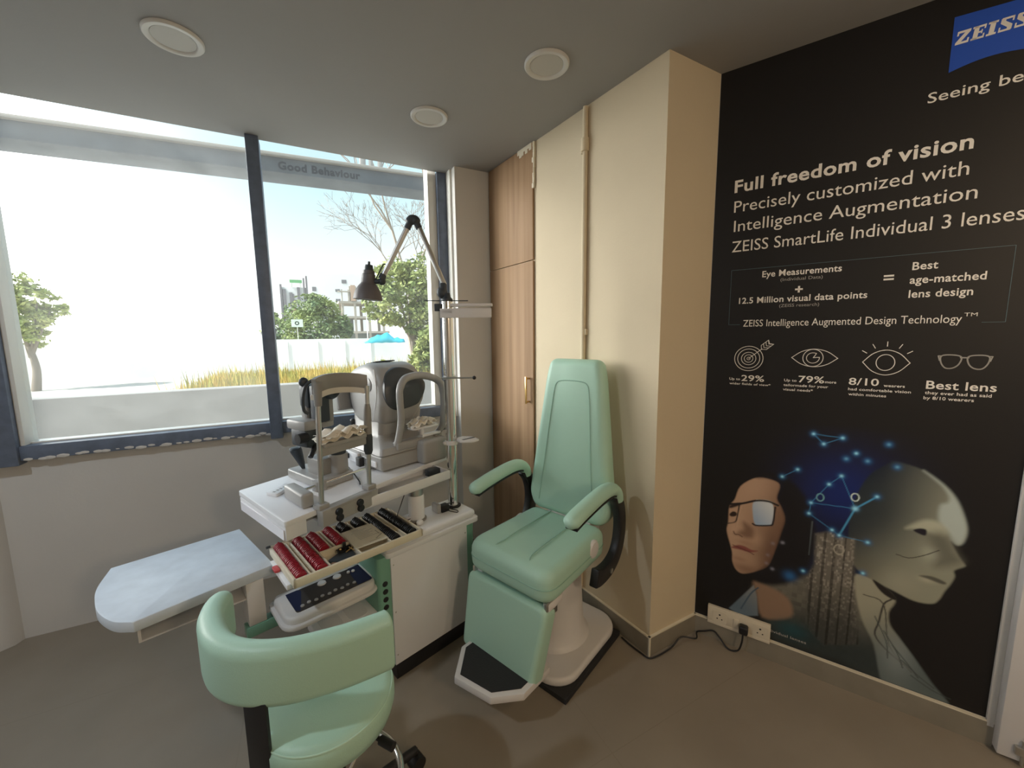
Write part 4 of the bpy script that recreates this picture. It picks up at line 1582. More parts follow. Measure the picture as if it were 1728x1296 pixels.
for kind, x, y0, y1, lab, grp in rows:
    n = int((y1 - y0) / .0120) + 1
    for i in range(n):
        src = lens_me[kind]
        o = src if kind not in used else src.copy()
        if kind in used:
            COL.objects.link(o)
        used.add(kind)
        w = Matrix.Translation(UO) @ Matrix.Rotation(UA, 4, 'Z') @ Vector((x + rr.uniform(-.001, .001), y0 + i * (y1 - y0) / max(1, n - 1), .6700))
        o.location = w
        o.rotation_euler = (rr.uniform(.05, .16), 0, UA)
        tag(o, lab, 'trial lens', grp)

ca_ = thing('printed_card', 'cream printed card lying across the middle of the lens tray', 'card', UO, UA)
t = new()
prism(t, [(-.130, .166), (.000, .160), (-.006, -.012), (-.138, -.004)], .6756, .6772, 0)
obj('card_sheet', t, M_CARD, ca_)
t = new()
rr = random.Random(2)
for i in range(9):
    y = .145 - i * .011
    x0 = -.105 + rr.uniform(0, .01)
    ln = rr.uniform(.05, .085) if i not in (0, 1) else .03 + .03 * i
    box(t, x0, x0 + ln, y, y + .0016, .6772, .67735)
box(t, -.075, -.030, .012, .0135, .6772, .67735)
for i in range(6):
    box(t, -.045 + i * .006, -.040 + i * .006, .020 + i * .004, .024 + i * .004, .6772, .67735)
box(t, -.018, -.016, .05, .09, .6772, .67735)
obj('print', t, M_INK, ca_)

pouch = thing('pouch', 'dark folded pouch under the trial frame, in front of the short red rows', 'pouch', UO, UA)
t = new()
prism(t, round_poly([(-.240, .020), (-.150, .070), (-.140, .030), (-.146, -.030), (-.190, -.030)], .01, 3), .6500, .662, .004, 2)
obj('cloth', t, M_DARK, pouch)
bl = thing('leather_strip', 'small tan leather scrap in the tray next to the dark pouch', 'leather scrap', UO, UA)
t = new()
prism(t, round_poly([(-.242, .000), (-.215, .010), (-.200, -.032), (-.238, -.034)], .006, 3), .6496, .657, .002, 2)
obj('leather', t, mat('tan leather', (0.34, 0.20, 0.13), 0.7), bl)
tf = thing('trial_spectacles', 'black trial frame with brass knob lying on the dark pouch', 'trial frame', UO, UA)
t = new()
for x in (-.176, -.142):
    lathe(t, [(.0115, .663), (.0155, .663), (.0155, .671), (.0115, .671), (.0115, .663)], 20, Matrix.Translation((x, .048, 0)))
box(t, -.165, -.152, .058, .066, .664, .690, .002, 1)
box(t, -.19, -.130, .060, .064, .664, .669, .001, 1)
obj('rims', t, M_LENSBLK, tf)
t = new()
ball(t, (-.182, .040, .676), .0045, 1, 1, 1, 2)
tube(t, [(-.170, .02, .668), (-.135, .035, .672)], .0025, 8)
tube(t, [(-.150, .035, .676), (-.140, .01, .668)], .0018, 8)
obj('screws', t, M_BRASS, tf)
rod = thing('retinoscope_rod', 'thin steel rod along the far rim of the lens tray', 'rod', UO, UA)
t = new()
tube(t, [(-.380, .258, .6785), (-.255, .262, .6785)], .0032, 8)
obj('shaft', t, M_STEEL, rod)
t = new()
tube(t, [(-.385, .2578, .6785), (-.370, .2584, .6785)], .005, 10)
obj('grip', t, M_DARK, rod)
t = new()
prism(t, round_poly([(-.395, .105), (-.3755, .105), (-.3755, .150), (-.395, .150)], .008, 3), .6430, .652, .003, 2)
o = tag(obj('red_tag', t, mat('red tag', (0.50, 0.06, 0.07), 0.5)), 'small red tag hanging at the left end of the lens tray', 'tag')
o.location = UO; o.rotation_euler = (0, 0, UA)

# ------------------------------------------------------------------ writing table on the swing arm
WT = thing('writing_table', 'white writing table with a rounded end, at the left of the refraction unit', 'table', UO, UA)
pts = [(-.378, .185), (-.770, .145)]
arc = [(-.770, .145), (-.815, .195), (-.848, .285), (-.858, .375), (-.855, .47), (-.822, .605)]
pts = [(-.378, .185)] + [(p.x, p.y) for p in smooth_path([(a, b, 0) for a, b in arc], 6)] + [(-.410, .617)]
M_TOP = mat('scuffed sky-tinted white laminate', (0.63, 0.70, 0.78), 0.38, noise=0.07, nscale=14, bump=0.05, bscale=30)  # white top; the blue of the skylight is put into its base colour
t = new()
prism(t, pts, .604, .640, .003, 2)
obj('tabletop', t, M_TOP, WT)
t = new()
box(t, -.475, -.418, .178, .262, .4345, .604, .003)
obj('post', t, M_IVORY, WT)
t = new()
box(t, -.765, -.757, .185, .56, .545, .604, .001)
box(t, -.765, -.475, .185, .56, .541, .547, .001)
box(t, -.765, -.475, .545, .56, .545, .604, .001)
obj('under_tray', t, M_IVORY, WT)

# ------------------------------------------------------------------ instrument table on its telescopic column
TA = math.radians(32.03)
TO = Vector((-.1085, 1.5147, 0))
IT = thing('instrument_table', 'white two-place instrument table on a telescopic column, below the window', 'table', TO, TA)
t = new()
prism(t, round_poly([(0, 0), (.878, 0), (.945, .46), (.068, .46)], .012, 3), .843, .865, .004, 2)
obj('tabletop', t, M_WHITE, IT)
t = new()
prism(t, [(.008, .012), (.085, .012), (.140, .44), (.063, .44)], .787, .843, .003, 2)
dwr = obj('drawer', t, M_WHITE, IT)
t = new()
prism(t, [(.004, .02), (.008, .02), (.063, .43), (.059, .43)], .790, .828, .001, 1)
obj('drawer_front', t, mat('cool white laminate', (0.76, 0.75, 0.80), 0.3), dwr)
t = new()
prism(t, [(.085, .05), (.38, .04), (.42, .40), (.14, .42)], .812, .8435)
obj('recess', t, mat('grey underside', (0.28, 0.28, 0.28), 0.5), IT)
t = new()
MBX = Matrix.Translation((.581, -.045, 0)) @ Matrix.Rotation(math.radians(-10), 4, 'Z')
box(t, -.45, .178, -.040, .10, .798, .812, .004, 2, MBX)
box(t, -.45, .178, -.040, -.030, .798, .842, .003, 2, MBX)
box(t, -.45, .178, .088, .10, .798, .842, .003, 2, MBX)
box(t, .168, .178, -.036, .098, .798, .842, .003, 2, MBX)
obj('beam', t, M_WHITE, IT)
t = new()
box(t, .10, .165, .02, .06, .811, .8435, .002, 1, MBX)
obj('bracket', t, M_DARK, IT)
t = new()
lathe(t, [(.037, .6424), (.037, .760), (.034, .764), (0, .764)], 32, Matrix.Translation((.581, -.045, 0)))
obj('column_sleeve', t, M_WHITE, IT)
t = new()
lathe(t, [(.033, .760), (.033, .799), (0, .799)], 32, Matrix.Translation((.581, -.045, 0)))
obj('column_inner', t, M_STEEL, IT)
t = new()
lathe(t, [(.036, .6424), (.046, .6424), (.046, .648), (.038, .652)], 32, Matrix.Translation((.581, -.045, 0)))
obj('column_ring', t, M_GREY, IT)
t = new()
tube(t, smooth_path([(.53, -.035, .80), (.50, -.03, .74), (.475, -.03, .69), (.50, -.04, .665), (.54, -.045, .66)], 6), .0022, 6)
tube(t, smooth_path([(.345, -.015, .865), (.36, -.03, .845), (.42, -.035, .828), (.52, -.045, .820), (.60, -.050, .818), (.70, -.06, .816)], 6), .0035, 6)
obj('cable', t, M_BLACK, IT)

# ------------------------------------------------------------------ slit lamp
SL = thing('slit_lamp', 'grey slit lamp microscope with a chin rest frame, on the left of the instrument table', 'slit lamp', TO, TA)
t = new()
box(t, .112, .155, -.030, .012, .8655, .885, .004)
box(t, .330, .372, -.030, .012, .8655, .885, .004)
box(t, .115, .370, -.042, -.003, .802, .868, .006, 2)
obj('clamp_rail', t, M_LGREY, SL)
cl_ = bpy.data.objects['clamp_rail']
for x, z in ((.180, .842), (.182, .818), (.275, .842), (.277, .818)):
    t = new()
    lathe(t, [(.0145, 0), (.0145, .008), (.012, .011), (0, .012)], 22, Matrix.Translation((x, -.042, z)) @ Matrix.Rotation(PI / 2, 4, 'X'))
    obj('clamp_knob', t, M_BLACK, cl_)
t = new()
box(t, .150, .335, -.0425, -.0415, .855, .866)
obj('rating_plate', t, mat('grey rating plate', (0.30, 0.30, 0.29), 0.5), cl_)
for x in (.134, .351):
    t = new()
    tube(t, [(x, -.010, .875), (x + .016, -.010, 1.30)], .0095, 16)
    obj('upright', t, M_STEEL, SL)
t = new()
tube(t, [(.3595, -.010, 1.10), (.363, -.010, 1.20), (.364, -.010, 1.225)], [.0165, .0150, .010], 18)
obj('sleeve', t, M_GREY, SL)
t = new()
tube(t, [(.149, -.010, 1.25), (.152, -.010, 1.335)], [.0125, .016], 18)
obj('sleeve', t, M_GREY, SL)
t = new()
tube(t, [(.3565, -.010, 1.015), (.357, -.010, 1.03), (.359, -.010, 1.085), (.3595, -.010, 1.10)], [.0135, .018, .018, .0150], 18)
obj('height_collar', t, M_DARK, SL)
t = new()
arcp = smooth_path([(.144, .000, 1.318), (.171, .016, 1.324), (.221, .034, 1.329), (.278, .034, 1.329), (.334, .016, 1.323), (.374, -.004, 1.313)], 6)
sweep(t, arcp, [(-.008, -.026), (.006, -.030), (.012, .0), (.006, .030), (-.008, .030)], [(1, 1 - .25 * math.sin(PI * i / (len(arcp) - 1)) * 0) for i in range(len(arcp))])
hb = obj('forehead_band', t, M_GREY, SL)
t = new()
sweep(t, [Vector((p.x, p.y + .004, p.z - .036)) for p in arcp], [(-.012, -.010), (.014, -.012), (.014, .010), (-.012, .008)])
obj('brow_pad', t, mat('cream rubber', (0.62, 0.59, 0.53), 0.6), hb)
t = new()
tube(t, smooth_path([(.147, .01, 1.345), (.126, .02, 1.325), (.118, .03, 1.28), (.122, .035, 1.235), (.134, .03, 1.22)], 6), .006, 8)
ball(t, (.128, .035, 1.338), .018, 1, .7, 1, 2)
obj('fixation_lamp', t, M_DARK, SL)
t = new()
prism(t, round_poly([(.150, -.030), (.345, -.030), (.345, .025), (.150, .025)], .015, 3), 1.092, 1.108, .004, 2)
box(t, .143, .352, -.018, -.004, 1.060, 1.100, .004, 2)
obj('chin_rest', t, M_LGREY, SL)
# moving base
t = new()
prism(t, round_poly([(.235, .150), (.405, .150), (.430, .425), (.262, .440)], .02, 4), .8655, .905, .008, 3)
prism(t, round_poly([(.218, .140), (.262, .140), (.262, .185), (.218, .185)], .008, 3), .8655, .908, .004, 2)
sb = obj('moving_base', t, M_LGREY, SL)
t = new()
tube(t, [(.14, .155, .892), (.46, .152, .892)], .0065, 12)
obj('axle', t, M_CHROME, sb)
t = new()
prism(t, round_poly([(.275, .205), (.370, .200), (.378, .31), (.285, .32)], .015, 4), .903, .975, .006, 2)
obj('column_block', t, M_GREY, sb)
t = new()
lathe(t, [(.040, .900), (.040, .985), (.0, .985)], 28, Matrix.Translation((.365, .205, 0)))
obj('pivot', t, M_LGREY, sb)
t = new()
lathe(t, [(.034, .985), (.034, 1.045), (.0, 1.045)], 28, Matrix.Translation((.365, .205, 0)))
obj('pivot_drum', t, M_DARK, sb)
t = new()
tube(t, [(.304, .372, .900), (.297, .374, .930), (.280, .378, .990), (.275, .379, 1.005)], [.006, .013, .024, .024], 18)
tube(t, [(.275, .379, 1.005), (.275, .379, 1.009)], [.024, .018], 18)
js = obj('joystick', t, M_DARK, sb)
t = new()
box(t, .215, .300, .190, .300, 1.045, 1.120, .010, 2)
box(t, .24, .38, .19, .26, 1.035, 1.062, .008, 2)
ma_ = obj('microscope_arm', t, M_DARK, SL)
t = new()
box(t, .205, .270, .180, .31, 1.118, 1.160, .010, 2)
box(t, .255, .355, .20, .25, 1.112, 1.150, .008, 2)
obj('arm_cover', t, M_LGREY, ma_)
t = new()
tube(t, [(.185, .20, 1.09), (.225, .20, 1.09)], .021, 18)
obj('focus_knob', t, M_BLACK, ma_)
t = new()
tube(t, [(.215, .17, 1.012), (.255, .19, 1.05)], .010, 14)
obj('lock_knob', t, M_BLACK, ma_)
t = new()
box(t, .258, .315, .165, .215, 1.145, 1.30, .006, 2)
lt = obj('lamp_tower', t, M_DARK, SL)
t = new()
box(t, .296, .336, .17, .22, 1.14, 1.28, .006, 2)
obj('tower_cover', t, M_GREY, lt)
t = new()
lathe(t, [(.030, -.04), (.038, -.02), (.038, .030), (.030, .044), (.018, .046), (.018, .040), (0, .040)], 26, Matrix.Translation((.325, .19, 1.275)) @ Matrix.Rotation(PI / 2, 4, 'X'))
obj('mirror_head', t, M_DARK, lt)
t = new()
box(t, .350, .385, .165, .215, 1.262, 1.31, .004, 2)
box(t, .335, .352, .18, .205, 1.25, 1.29, .004, 2)
obj('filter_block', t, M_BLACK, lt)
t = new()
box(t, .262, .33, .235, .30, 1.20, 1.30, .012, 2)
obj('binocular_head', t, M_DARK, SL)
t = new()
box(t, .262, .30, .25, .29, 1.10, 1.215, .006, 2)
obj('microscope_neck', t, M_GREY, SL)
# wheel guard cover at the left of the axle
t = new()
prism(t, [(.088, .038), (.134, .032), (.160, .200), (.116, .206)], .8655, .922, .010, 3)
obj('axle_guard', t, M_LGREY, SL)

M_T = M_TISSUE


def tissue(name, label, c, sx, sy, sz, seed, folds=7, layers=3):
    r = random.Random(seed)
    t = new()
    for l in range(layers):
        n = 16
        g = {}
        ox, oy = r.uniform(-.1, .1) * sx, r.uniform(-.1, .1) * sy
        ang = r.uniform(-.3, .3)
        ph = [r.uniform(0, 6.28) for _ in range(6)]
        for i in range(n + 1):
            for j in range(n + 1):
                a, b_ = i / n - .5, j / n - .5
                x = (a * math.cos(ang) - b_ * math.sin(ang)) * sx + ox
                y = (a * math.sin(ang) + b_ * math.cos(ang)) * sy + oy
                z = sz * (.22 * l + .5 * (1 - (2 * a) ** 2) * (.6 + .4 * math.sin(folds * a * 3 + ph[0])) + .12 * math.sin(11 * b_ + ph[1] + 4 * a) + .08 * math.sin(23 * a + 9 * b_ + ph[2])) + .0015
                g[i, j] = t.verts.new((c[0] + x, c[1] + y, c[2] + max(.0005, z)))
        for i in range(n):
            for j in range(n):
                t.faces.new((g[i, j], g[i + 1, j], g[i + 1, j + 1], g[i, j + 1]))
    o = obj(name, t, M_T, None, 60)
    sm_ = o.modifiers.new('thick', 'SOLIDIFY')
    sm_.thickness = 0.0008
    tag(o, label, 'tissue', None)
    o.location = TO
    o.rotation_euler = (0, 0, TA)
    return o


tissue('tissue_stack', 'crumpled tissue papers on the slit lamp chin rest', (.250, .000, 1.1085), .185, .075, .042, 3)

# small white remote-shaped cards beside the slit lamp
tg = thing('contact_lens_case', 'white perforated plastic tool lying beside the slit lamp base', 'plastic tool', TO, TA)
t = new()
MC = Matrix.Translation((.150, .290, 0)) @ Matrix.Rotation(math.radians(20), 4, 'Z')
prism(t, round_poly([(-.055, -.028), (.045, -.020), (.060, .025), (-.045, .032)], .008, 3), .8655, .879, .004, 2, MC)
obj('shell', t, M_WHITE, tg)
t = new()
for i in range(4):
    box(t, -.040 + i * .018, -.032 + i * .018, -.008, .004, .879, .8797, .0005, 1, MC)
obj('slots', t, M_GREY, tg)

# ------------------------------------------------------------------ autorefractor
DA = math.radians(-11)
MD = Matrix.Translation((.515, .085, 0)) @ Matrix.Rotation(DA, 4, 'Z')
w = Matrix.Translation(TO) @ Matrix.Rotation(TA, 4, 'Z') @ MD @ Vector((0, 0, .8655))
AR = thing('autorefractor', 'large grey autorefractor with a white face loop, on the right of the instrument table', 'autorefractor', w, TA + DA)
t = new()
box(t, -.012, .270, .0, .500, .006, .075, .010, 3)
for x, y in ((.02, .03), (.25, .03), (.02, .46), (.25, .46)):
    lathe(t, [(.012, 0), (.012, .008), (0, .008)], 14, Matrix.Translation((x, y, 0)))
box(t, .185, .335, -.055, .06, .0, .118, .016, 3)
ab = obj('base', t, M_LGREY, AR)
t = new()
rings = []
for z, x0, x1, y0, y1, r in ((.078, -.012, .265, .0, .495, .02), (.108, .0, .262, .012, .470, .02), (.135, .040, .270, .085, .40, .03), (.150, .050, .285, .100, .39, .035), (.26, .052, .300, .095, .385, .035)):
    rings.append([(a, b, z) for a, b in rrect(x0, x1, y0, y1, r, 4)])
loft(t, rings)
obj('neck', t, M_LGREY, AR, 35)
t = new()
# head: side outline drawn in (depth, height), wide and softly rounded
MH = Matrix(((0, 0, 1, 0), (1, 0, 0, 0), (0, 1, 0, 0), (0, 0, 0, 1)))
side = round_poly([(.085, .20), (.060, .300), (.070, .395), (.120, .478), (.205, .505), (.330, .482), (.405, .450), (.415, .300), (.375, .215), (.30, .18)], [.04, .06, .08, .08, .1, .1, .03, .06, .06, .05], 5)
prism(t, side, .045, .300, .040, 5, MH, .7)
for v in t.verts:
    if v.co.x > .2 and v.co.z < .32:
        v.co.x -= .45 * (.32 - v.co.z)          # cheek drawn in below the panel
hd = obj('head', t, M_LGREY, AR, 60)
t = new()
front = round_poly([(.072, .300), (.057, .345), (.060, .400), (.088, .455), (.150, .482), (.215, .476), (.272, .440), (.296, .395), (.288, .350), (.262, .315), (.240, .288), (.19, .276), (.115, .270)], .03, 4)


def face_y(x, z):
    # front surface of the head at height z, hugging the outline
    if z < .30:
        y = .085 - (z - .20) * .25
    elif z < .395:
        y = .060 + (z - .30) * .105
    else:
        y = .070 + (z - .395) * .60
    return y


rings = []
for k, (s, off) in enumerate(((1.0, .012), (1.0, -.006), (.96, -.010), (.6, -.012), (.02, -.012))):
    cx_, cz_ = .180, .38
    rings.append([(cx_ + (x - cx_) * s, face_y(x, cz_ + (z - cz_) * s) + off, cz_ + (z - cz_) * s) for x, z in front])
loft(t, rings)
pn = obj('face_panel', t, mat('slate panel', (0.055, 0.062, 0.068), 0.4), hd)
t = new()
for i in range(5):
    tube(t, smooth_path([(.11, .225 + i * .022, .5045 - i * .0035), (.16, .222 + i * .022, .5065 - i * .0035), (.22, .222 + i * .022, .5065 - i * .0035)], 3), .0035, 6)
obj('vents', t, M_DARK, hd)
t = new()
lathe(t, [(.034, 0), (.036, .004), (.030, .007), (0, .008)], 28, Matrix.Translation((.047, .19, .395)) @ Matrix.Rotation(-PI / 2, 4, 'Y'))
obj('side_cap', t, M_GREY, hd)
t = new()
tube(t, smooth_path([(.046, .13, .475), (.0445, .115, .42), (.0445, .115, .34), (.045, .14, .27), (.048, .165, .22)], 6), .0025, 6)
obj('side_seam', t, M_WHITE, hd)
# monitor at the back, tilted
t = new()
MM = Matrix.Translation((.075, .440, .318)) @ Matrix.Rotation(math.radians(-14), 4, 'X') @ Matrix.Rotation(math.radians(6), 4, 'Z')
box(t, -.085, .125, -.018, .014, -.075, .085, .010, 3, MM)
mo = obj('monitor', t, M_GREY, AR)
t = new()
box(t, -.07, .11, .0142, .0152, -.06, .07, 0, 1, MM)
obj('screen', t, M_BLACK, mo)
t = new()
tube(t, [(.07, .36, .10), (.06, .375, .15), (.055, .38, .185)], [.010, .014, .020], 14)
ball(t, (.055, .38, .190), .020, 1, 1, .6, 2)
obj('joystick', t, M_BLACK, AR)
# forehead and chin loop
t = new()
lp = smooth_path([(.085, .020, .110), (.092, .006, .160), (.100, -.004, .24), (.098, -.004, .340), (.104, .0, .385), (.135, .012, .424), (.185, .022, .437), (.250, .022, .436), (.310, .008, .418), (.348, -.004, .380), (.356, -.006, .30), (.354, -.004, .22), (.350, .004, .165), (.325, .012, .128)], 5)
n_ = len(lp)
tube(t, lp, [.0185 if 20 < i < 48 else .0165 for i in range(n_)], 14)
box(t, .075, .345, -.004, .045, .085, .128, .010, 3)
lo = obj('face_loop', t, M_LGREY, AR, 60)
t = new()
box(t, .215, .33, -.01, .012, .128, .142, .004, 2)
tube(t, [(.225, .01, .12), (.225, .01, .175)], .012, 14)
prism(t, round_poly([(.15, -.025), (.31, -.025), (.31, .035), (.15, .035)], .02, 3), .175, .186, .004, 2)
obj('chin_rest', t, M_WHITE, lo)
t = new()
lathe(t, [(.014, 0), (.014, .012), (.012, .015), (0, .015)], 20, Matrix.Translation((.360, .01, .15)) @ Matrix.Rotation(PI / 2, 4, 'Y'))
obj('height_knob', t, M_GREY, lo)
t = new()
lathe(t, [(.014, .1175), (.014, .128), (0, .128)], 16, Matrix.Translation((.30, .0, 0)))
obj('loop_foot', t, M_GREY, AR)
# rear sockets and leads on the side of the base
t = new()
box(t, -.026, -.011, .20, .33, .010, .058, .004, 2)
box(t, -.020, -.011, .04, .17, .020, .050, .003, 2)
obj('port_panel', t, M_WHITE, ab)
t = new()
box(t, -.046, -.024, .285, .315, .020, .048, .005, 2)
box(t, -.050, -.024, .135, .175, .010, .055, .005, 2)
tube(t, smooth_path([(-.046, .30, .035), (-.075, .30, .06), (-.085, .29, .10), (-.075, .30, .12)], 6), .003, 6)
tube(t, smooth_path([(-.05, .30, .035), (-.09, .20, .030), (-.115, .08, .022), (-.135, -.02, .008), (-.150, -.06, .006)], 6), .003, 6)
obj('lead', t, M_BLACK, ab)

w2 = MD @ Vector((.228, .002, 1.0535))
tissue('tissue_stack', 'crumpled yellowish tissue papers in the white face loop of the autorefractor', (w2.x, w2.y, w2.z), .150, .070, .040, 8)

# ------------------------------------------------------------------ jointed reading lamp on top of the pole
LM = thing('reading_lamp', 'jointed metal reading lamp with a grey bell shade, in front of the window', 'lamp', tuple(Vector((.6083, 1.8436, 0))), math.atan2(-.46, .888))
# local x = sideways along the picture, z = height
t = new()
lathe(t, [(.027, 1.6605), (.027, 1.672), (.018, 1.680), (.014, 1.70), (0, 1.70)], 24)
ball(t, (-.022, 0, 1.703), .026, 1, .8, 1.15, 2)
box(t, -.03, .0, -.016, .016, 1.69, 1.748, .008, 2)
obj('base_joint', t, M_DARK, LM)
t = new()
tube(t, [(-.010, 0, 1.738), (-.124, 0, 2.010)], .0125, 16)
obj('lower_arm', t, M_STEEL, LM)
t = new()
tube(t, smooth_path([(-.119, 0, 1.995), (-.134, 0, 2.030), (-.147, 0, 2.036), (-.158, 0, 2.030), (-.176, 0, 1.995)], 5), [.0150] * 4 + [.0215] * 13 + [.0150] * 4, 16)
obj('elbow', t, M_DARK, LM)
t = new()
tube(t, [(-.172, 0, 2.004), (-.302, 0, 1.776)], .0125, 16)
obj('upper_arm', t, M_STEEL, LM)
t = new()
tube(t, [(-.296, 0, 1.792), (-.306, 0, 1.768)], [.0145, .0175], 14)
ball(t, (-.305, 0, 1.757), .018, 1, 1, 1, 2)
tube(t, [(-.305, 0, 1.757), (-.348, 0, 1.757)], .0115, 14)
tube(t, smooth_path([(-.335, 0, 1.765), (-.315, .0, 1.80), (-.296, 0, 1.832), (-.283, 0, 1.836)], 5), .003, 6)
obj('head_joint', t, M_DARK, LM)
t = new()
MS = Matrix.Translation((-.374, 0, 1.7)) @ Matrix.Rotation(math.radians(5), 4, 'Y')
lathe(t, [(.0665, -.027), (.0640, -.010), (.058, .012), (.046, .034), (.036, .046), (.033, .052), (.030, .090), (.027, .092), (.0265, .108), (.0, .108)], 36, MS)
lathe(t, [(.0655, -.027), (.060, .0), (.050, .022), (.036, .040), (0, .045)], 36, MS)
obj('shade', t, mat('grey enamel shade', (0.115, 0.105, 0.110), 0.45), LM)
t = new()
lathe(t, [(.021, .108), (.018, .128), (.0165, .134), (.006, .136), (.005, .150), (0, .150)], 20, MS)
obj('socket_cap', t, M_DARK, LM)

# ------------------------------------------------------------------ outside the window
GZ = -1.0
M_CONC = mat('grey cement render', (0.28, 0.278, 0.265), 0.8, noise=0.12, nscale=3, bump=0.05)
M_SOIL = mat('dry pale ground', (0.52, 0.50, 0.455), 0.9, noise=0.1, nscale=0.6)
M_HOARD = mat('white sheet metal', (0.90, 0.89, 0.87), 0.5, noise=0.03, nscale=0.5)
M_BWHITE = mat('white building paint', (0.82, 0.82, 0.80), 0.7)
M_BDARK = mat('dark cladding fin', (0.20, 0.19, 0.20), 0.6)
M_BRAW = mat('raw concrete frame', (0.40, 0.36, 0.30), 0.8)
M_BRICK = mat('brick red infill', (0.38, 0.22, 0.18), 0.8)
M_BARK = mat('pale bark', (0.30, 0.25, 0.20), 0.9)

t = new()
box(t, -70, 70, 3.2, 120, GZ - .3, GZ)
struct(obj('ground_outside', t, M_SOIL))
t = new()
box(t, -6, 6, 3.60, 3.75, GZ, 1.125, .004)
struct(obj('wall_parapet', t, M_CONC))
t = new()
box(t, -6, 6, 2.93, 3.60, GZ, .70)
struct(obj('ledge_floor', t, M_SOIL))

# beam with lettering that hangs outside, above the glass
bm_ = thing('sign_beam', 'grey exterior beam with faded Good Behaviour lettering, above the window view', 'beam', (-.27, 4.0, 0), math.radians(-4.8))
t = new()
box(t, -2.6, 2.6, 0, .28, 2.865, 2.985, .004)
obj('beam_face', t, mat('weathered grey beam', (0.125, 0.14, 0.155), 0.8, noise=0.2, nscale=4), bm_)
t = new()
box(t, -2.6, 2.6, -.035, .28, 2.985, 3.012, .004)
obj('coping', t, mat('beige coping', (0.36, 0.33, 0.29), 0.8), bm_)
t = new()
for x, s in ((.83, .05), (.90, .035), (.98, .04)):
    box(t, x - s / 2, x + s / 2, .03, .09, 2.98, 3.30, .01)
ball(t, (.70, .10, 3.015), .10, 1.2, .6, .45, 2)
obj('bracket', t, mat('beige fixing', (0.40, 0.39, 0.37), 0.8), bm_)
me = text_mesh('Good Behaviour', .16, .80, 2.893, .062, bold=.04)
lo_ = bpy.data.objects.new('lettering', me)
COL.objects.link(lo_)
me.materials.append(mat('dark lettering', (0.03, 0.035, 0.045), 0.8))
lo_.parent = bm_
lo_.matrix_parent_inverse = Matrix.Identity(4)
lo_.rotation_euler = (PI / 2, 0, 0)
lo_.location = (0, -.003, 0)
t = new()
for z in (.40, .05):
    box(t, -2.6, 2.6, .30 + z, .34 + z, 3.30, 3.36)
t.free()

# white hoarding across the plot
hd_ = thing('hoarding', 'long white sheet-metal hoarding across the plot outside', 'fence', (0, 30, GZ))
t = new()
prism(t, [(-40, .9), (-13.3, .25), (-1.8, 0), (4.7, 0), (6.4, -.1), (9, -.2), (9, -.1), (6.4, 0), (4.7, .1), (-1.8, .1), (-13.3, .35), (-40, 1.0)], 0, 2.36)
obj('sheets', t, M_HOARD, hd_)
for x in (-1.1, 0.7, 2.4, 4.1, 5.9):
    t = new()
    box(t, x - .02, x + .02, -.05, -.005, 0, 2.2)
    obj('post', t, M_HOARD, hd_)


def blades(n, x0, x1, y0, y1, h0, h1, seed, wd=.05):
    r = random.Random(seed)
    vs, fs = [], []
    for i in range(n):
        x, y = r.uniform(x0, x1), r.uniform(y0, y1)
        h = r.uniform(h0, h1) * (1.5 if r.random() < .05 else 1)
        a = r.uniform(0, PI)
        dx, dy = math.cos(a) * wd, math.sin(a) * wd
        lx, ly = r.uniform(-.25, .25) * h, r.uniform(-.25, .25) * h
        k = len(vs)
        vs += [(x - dx, y - dy, GZ), (x + dx, y + dy, GZ), (x + lx, y + ly, GZ + h)]
        fs.append((k, k + 1, k + 2))
    return vs, fs


def grass_mat():
    mt = mat('dry grass', (0.50, 0.40, 0.12), 0.8)
    nt = mt.node_tree
    tc = nt.nodes.new('ShaderNodeTexCoord')
    n = nt.nodes.new('ShaderNodeTexNoise')
    n.inputs['Scale'].default_value = 0.9
    n.inputs['Detail'].default_value = 6
    nt.links.new(tc.outputs['Object'], n.inputs['Vector'])
    r = nt.nodes.new('ShaderNodeValToRGB')
    r.color_ramp.elements[0].position = .38
    r.color_ramp.elements[1].position = .62
    r.color_ramp.elements[0].color = (0.32, 0.34, 0.05, 1)
    r.color_ramp.elements[1].color = (0.74, 0.50, 0.12, 1)
    nt.links.new(n.outputs['Fac'], r.inputs[0])
    nt.links.new(r.outputs[0], nt.nodes['Principled BSDF'].inputs['Base Color'])
    return mt


vs, fs = blades(34000, -4, 8, 15, 24, .60, 1.0, 1, .04)
me = bpy.data.meshes.new('dry_grass')
me.from_pydata(vs, [], fs)
me.materials.append(grass_mat())
g = bpy.data.objects.new('dry_grass', me)
COL.objects.link(g)
g['kind'] = 'stuff'
g['label'] = 'dry yellow grass in front of the white hoarding outside'
g['category'] = 'grass'


def leaf_mat(name, c0, c1, sc):
    mt = mat(name, c0, 0.7)
    nt = mt.node_tree
    tc = nt.nodes.new('ShaderNodeTexCoord')
    n = nt.nodes.new('ShaderNodeTexNoise')
    n.inputs['Scale'].default_value = sc
    n.inputs['Detail'].default_value = 5
    nt.links.new(tc.outputs['Object'], n.inputs['Vector'])
    r = nt.nodes.new('ShaderNodeValToRGB')
    r.color_ramp.elements[0].position = .36
    r.color_ramp.elements[1].position = .64
    r.color_ramp.elements[0].color = (*c0, 1)
    r.color_ramp.elements[1].color = (*c1, 1)
    nt.links.new(n.outputs['Fac'], r.inputs[0])
    nt.links.new(r.outputs[0], nt.nodes['Principled BSDF'].inputs['Base Color'])
    return mt


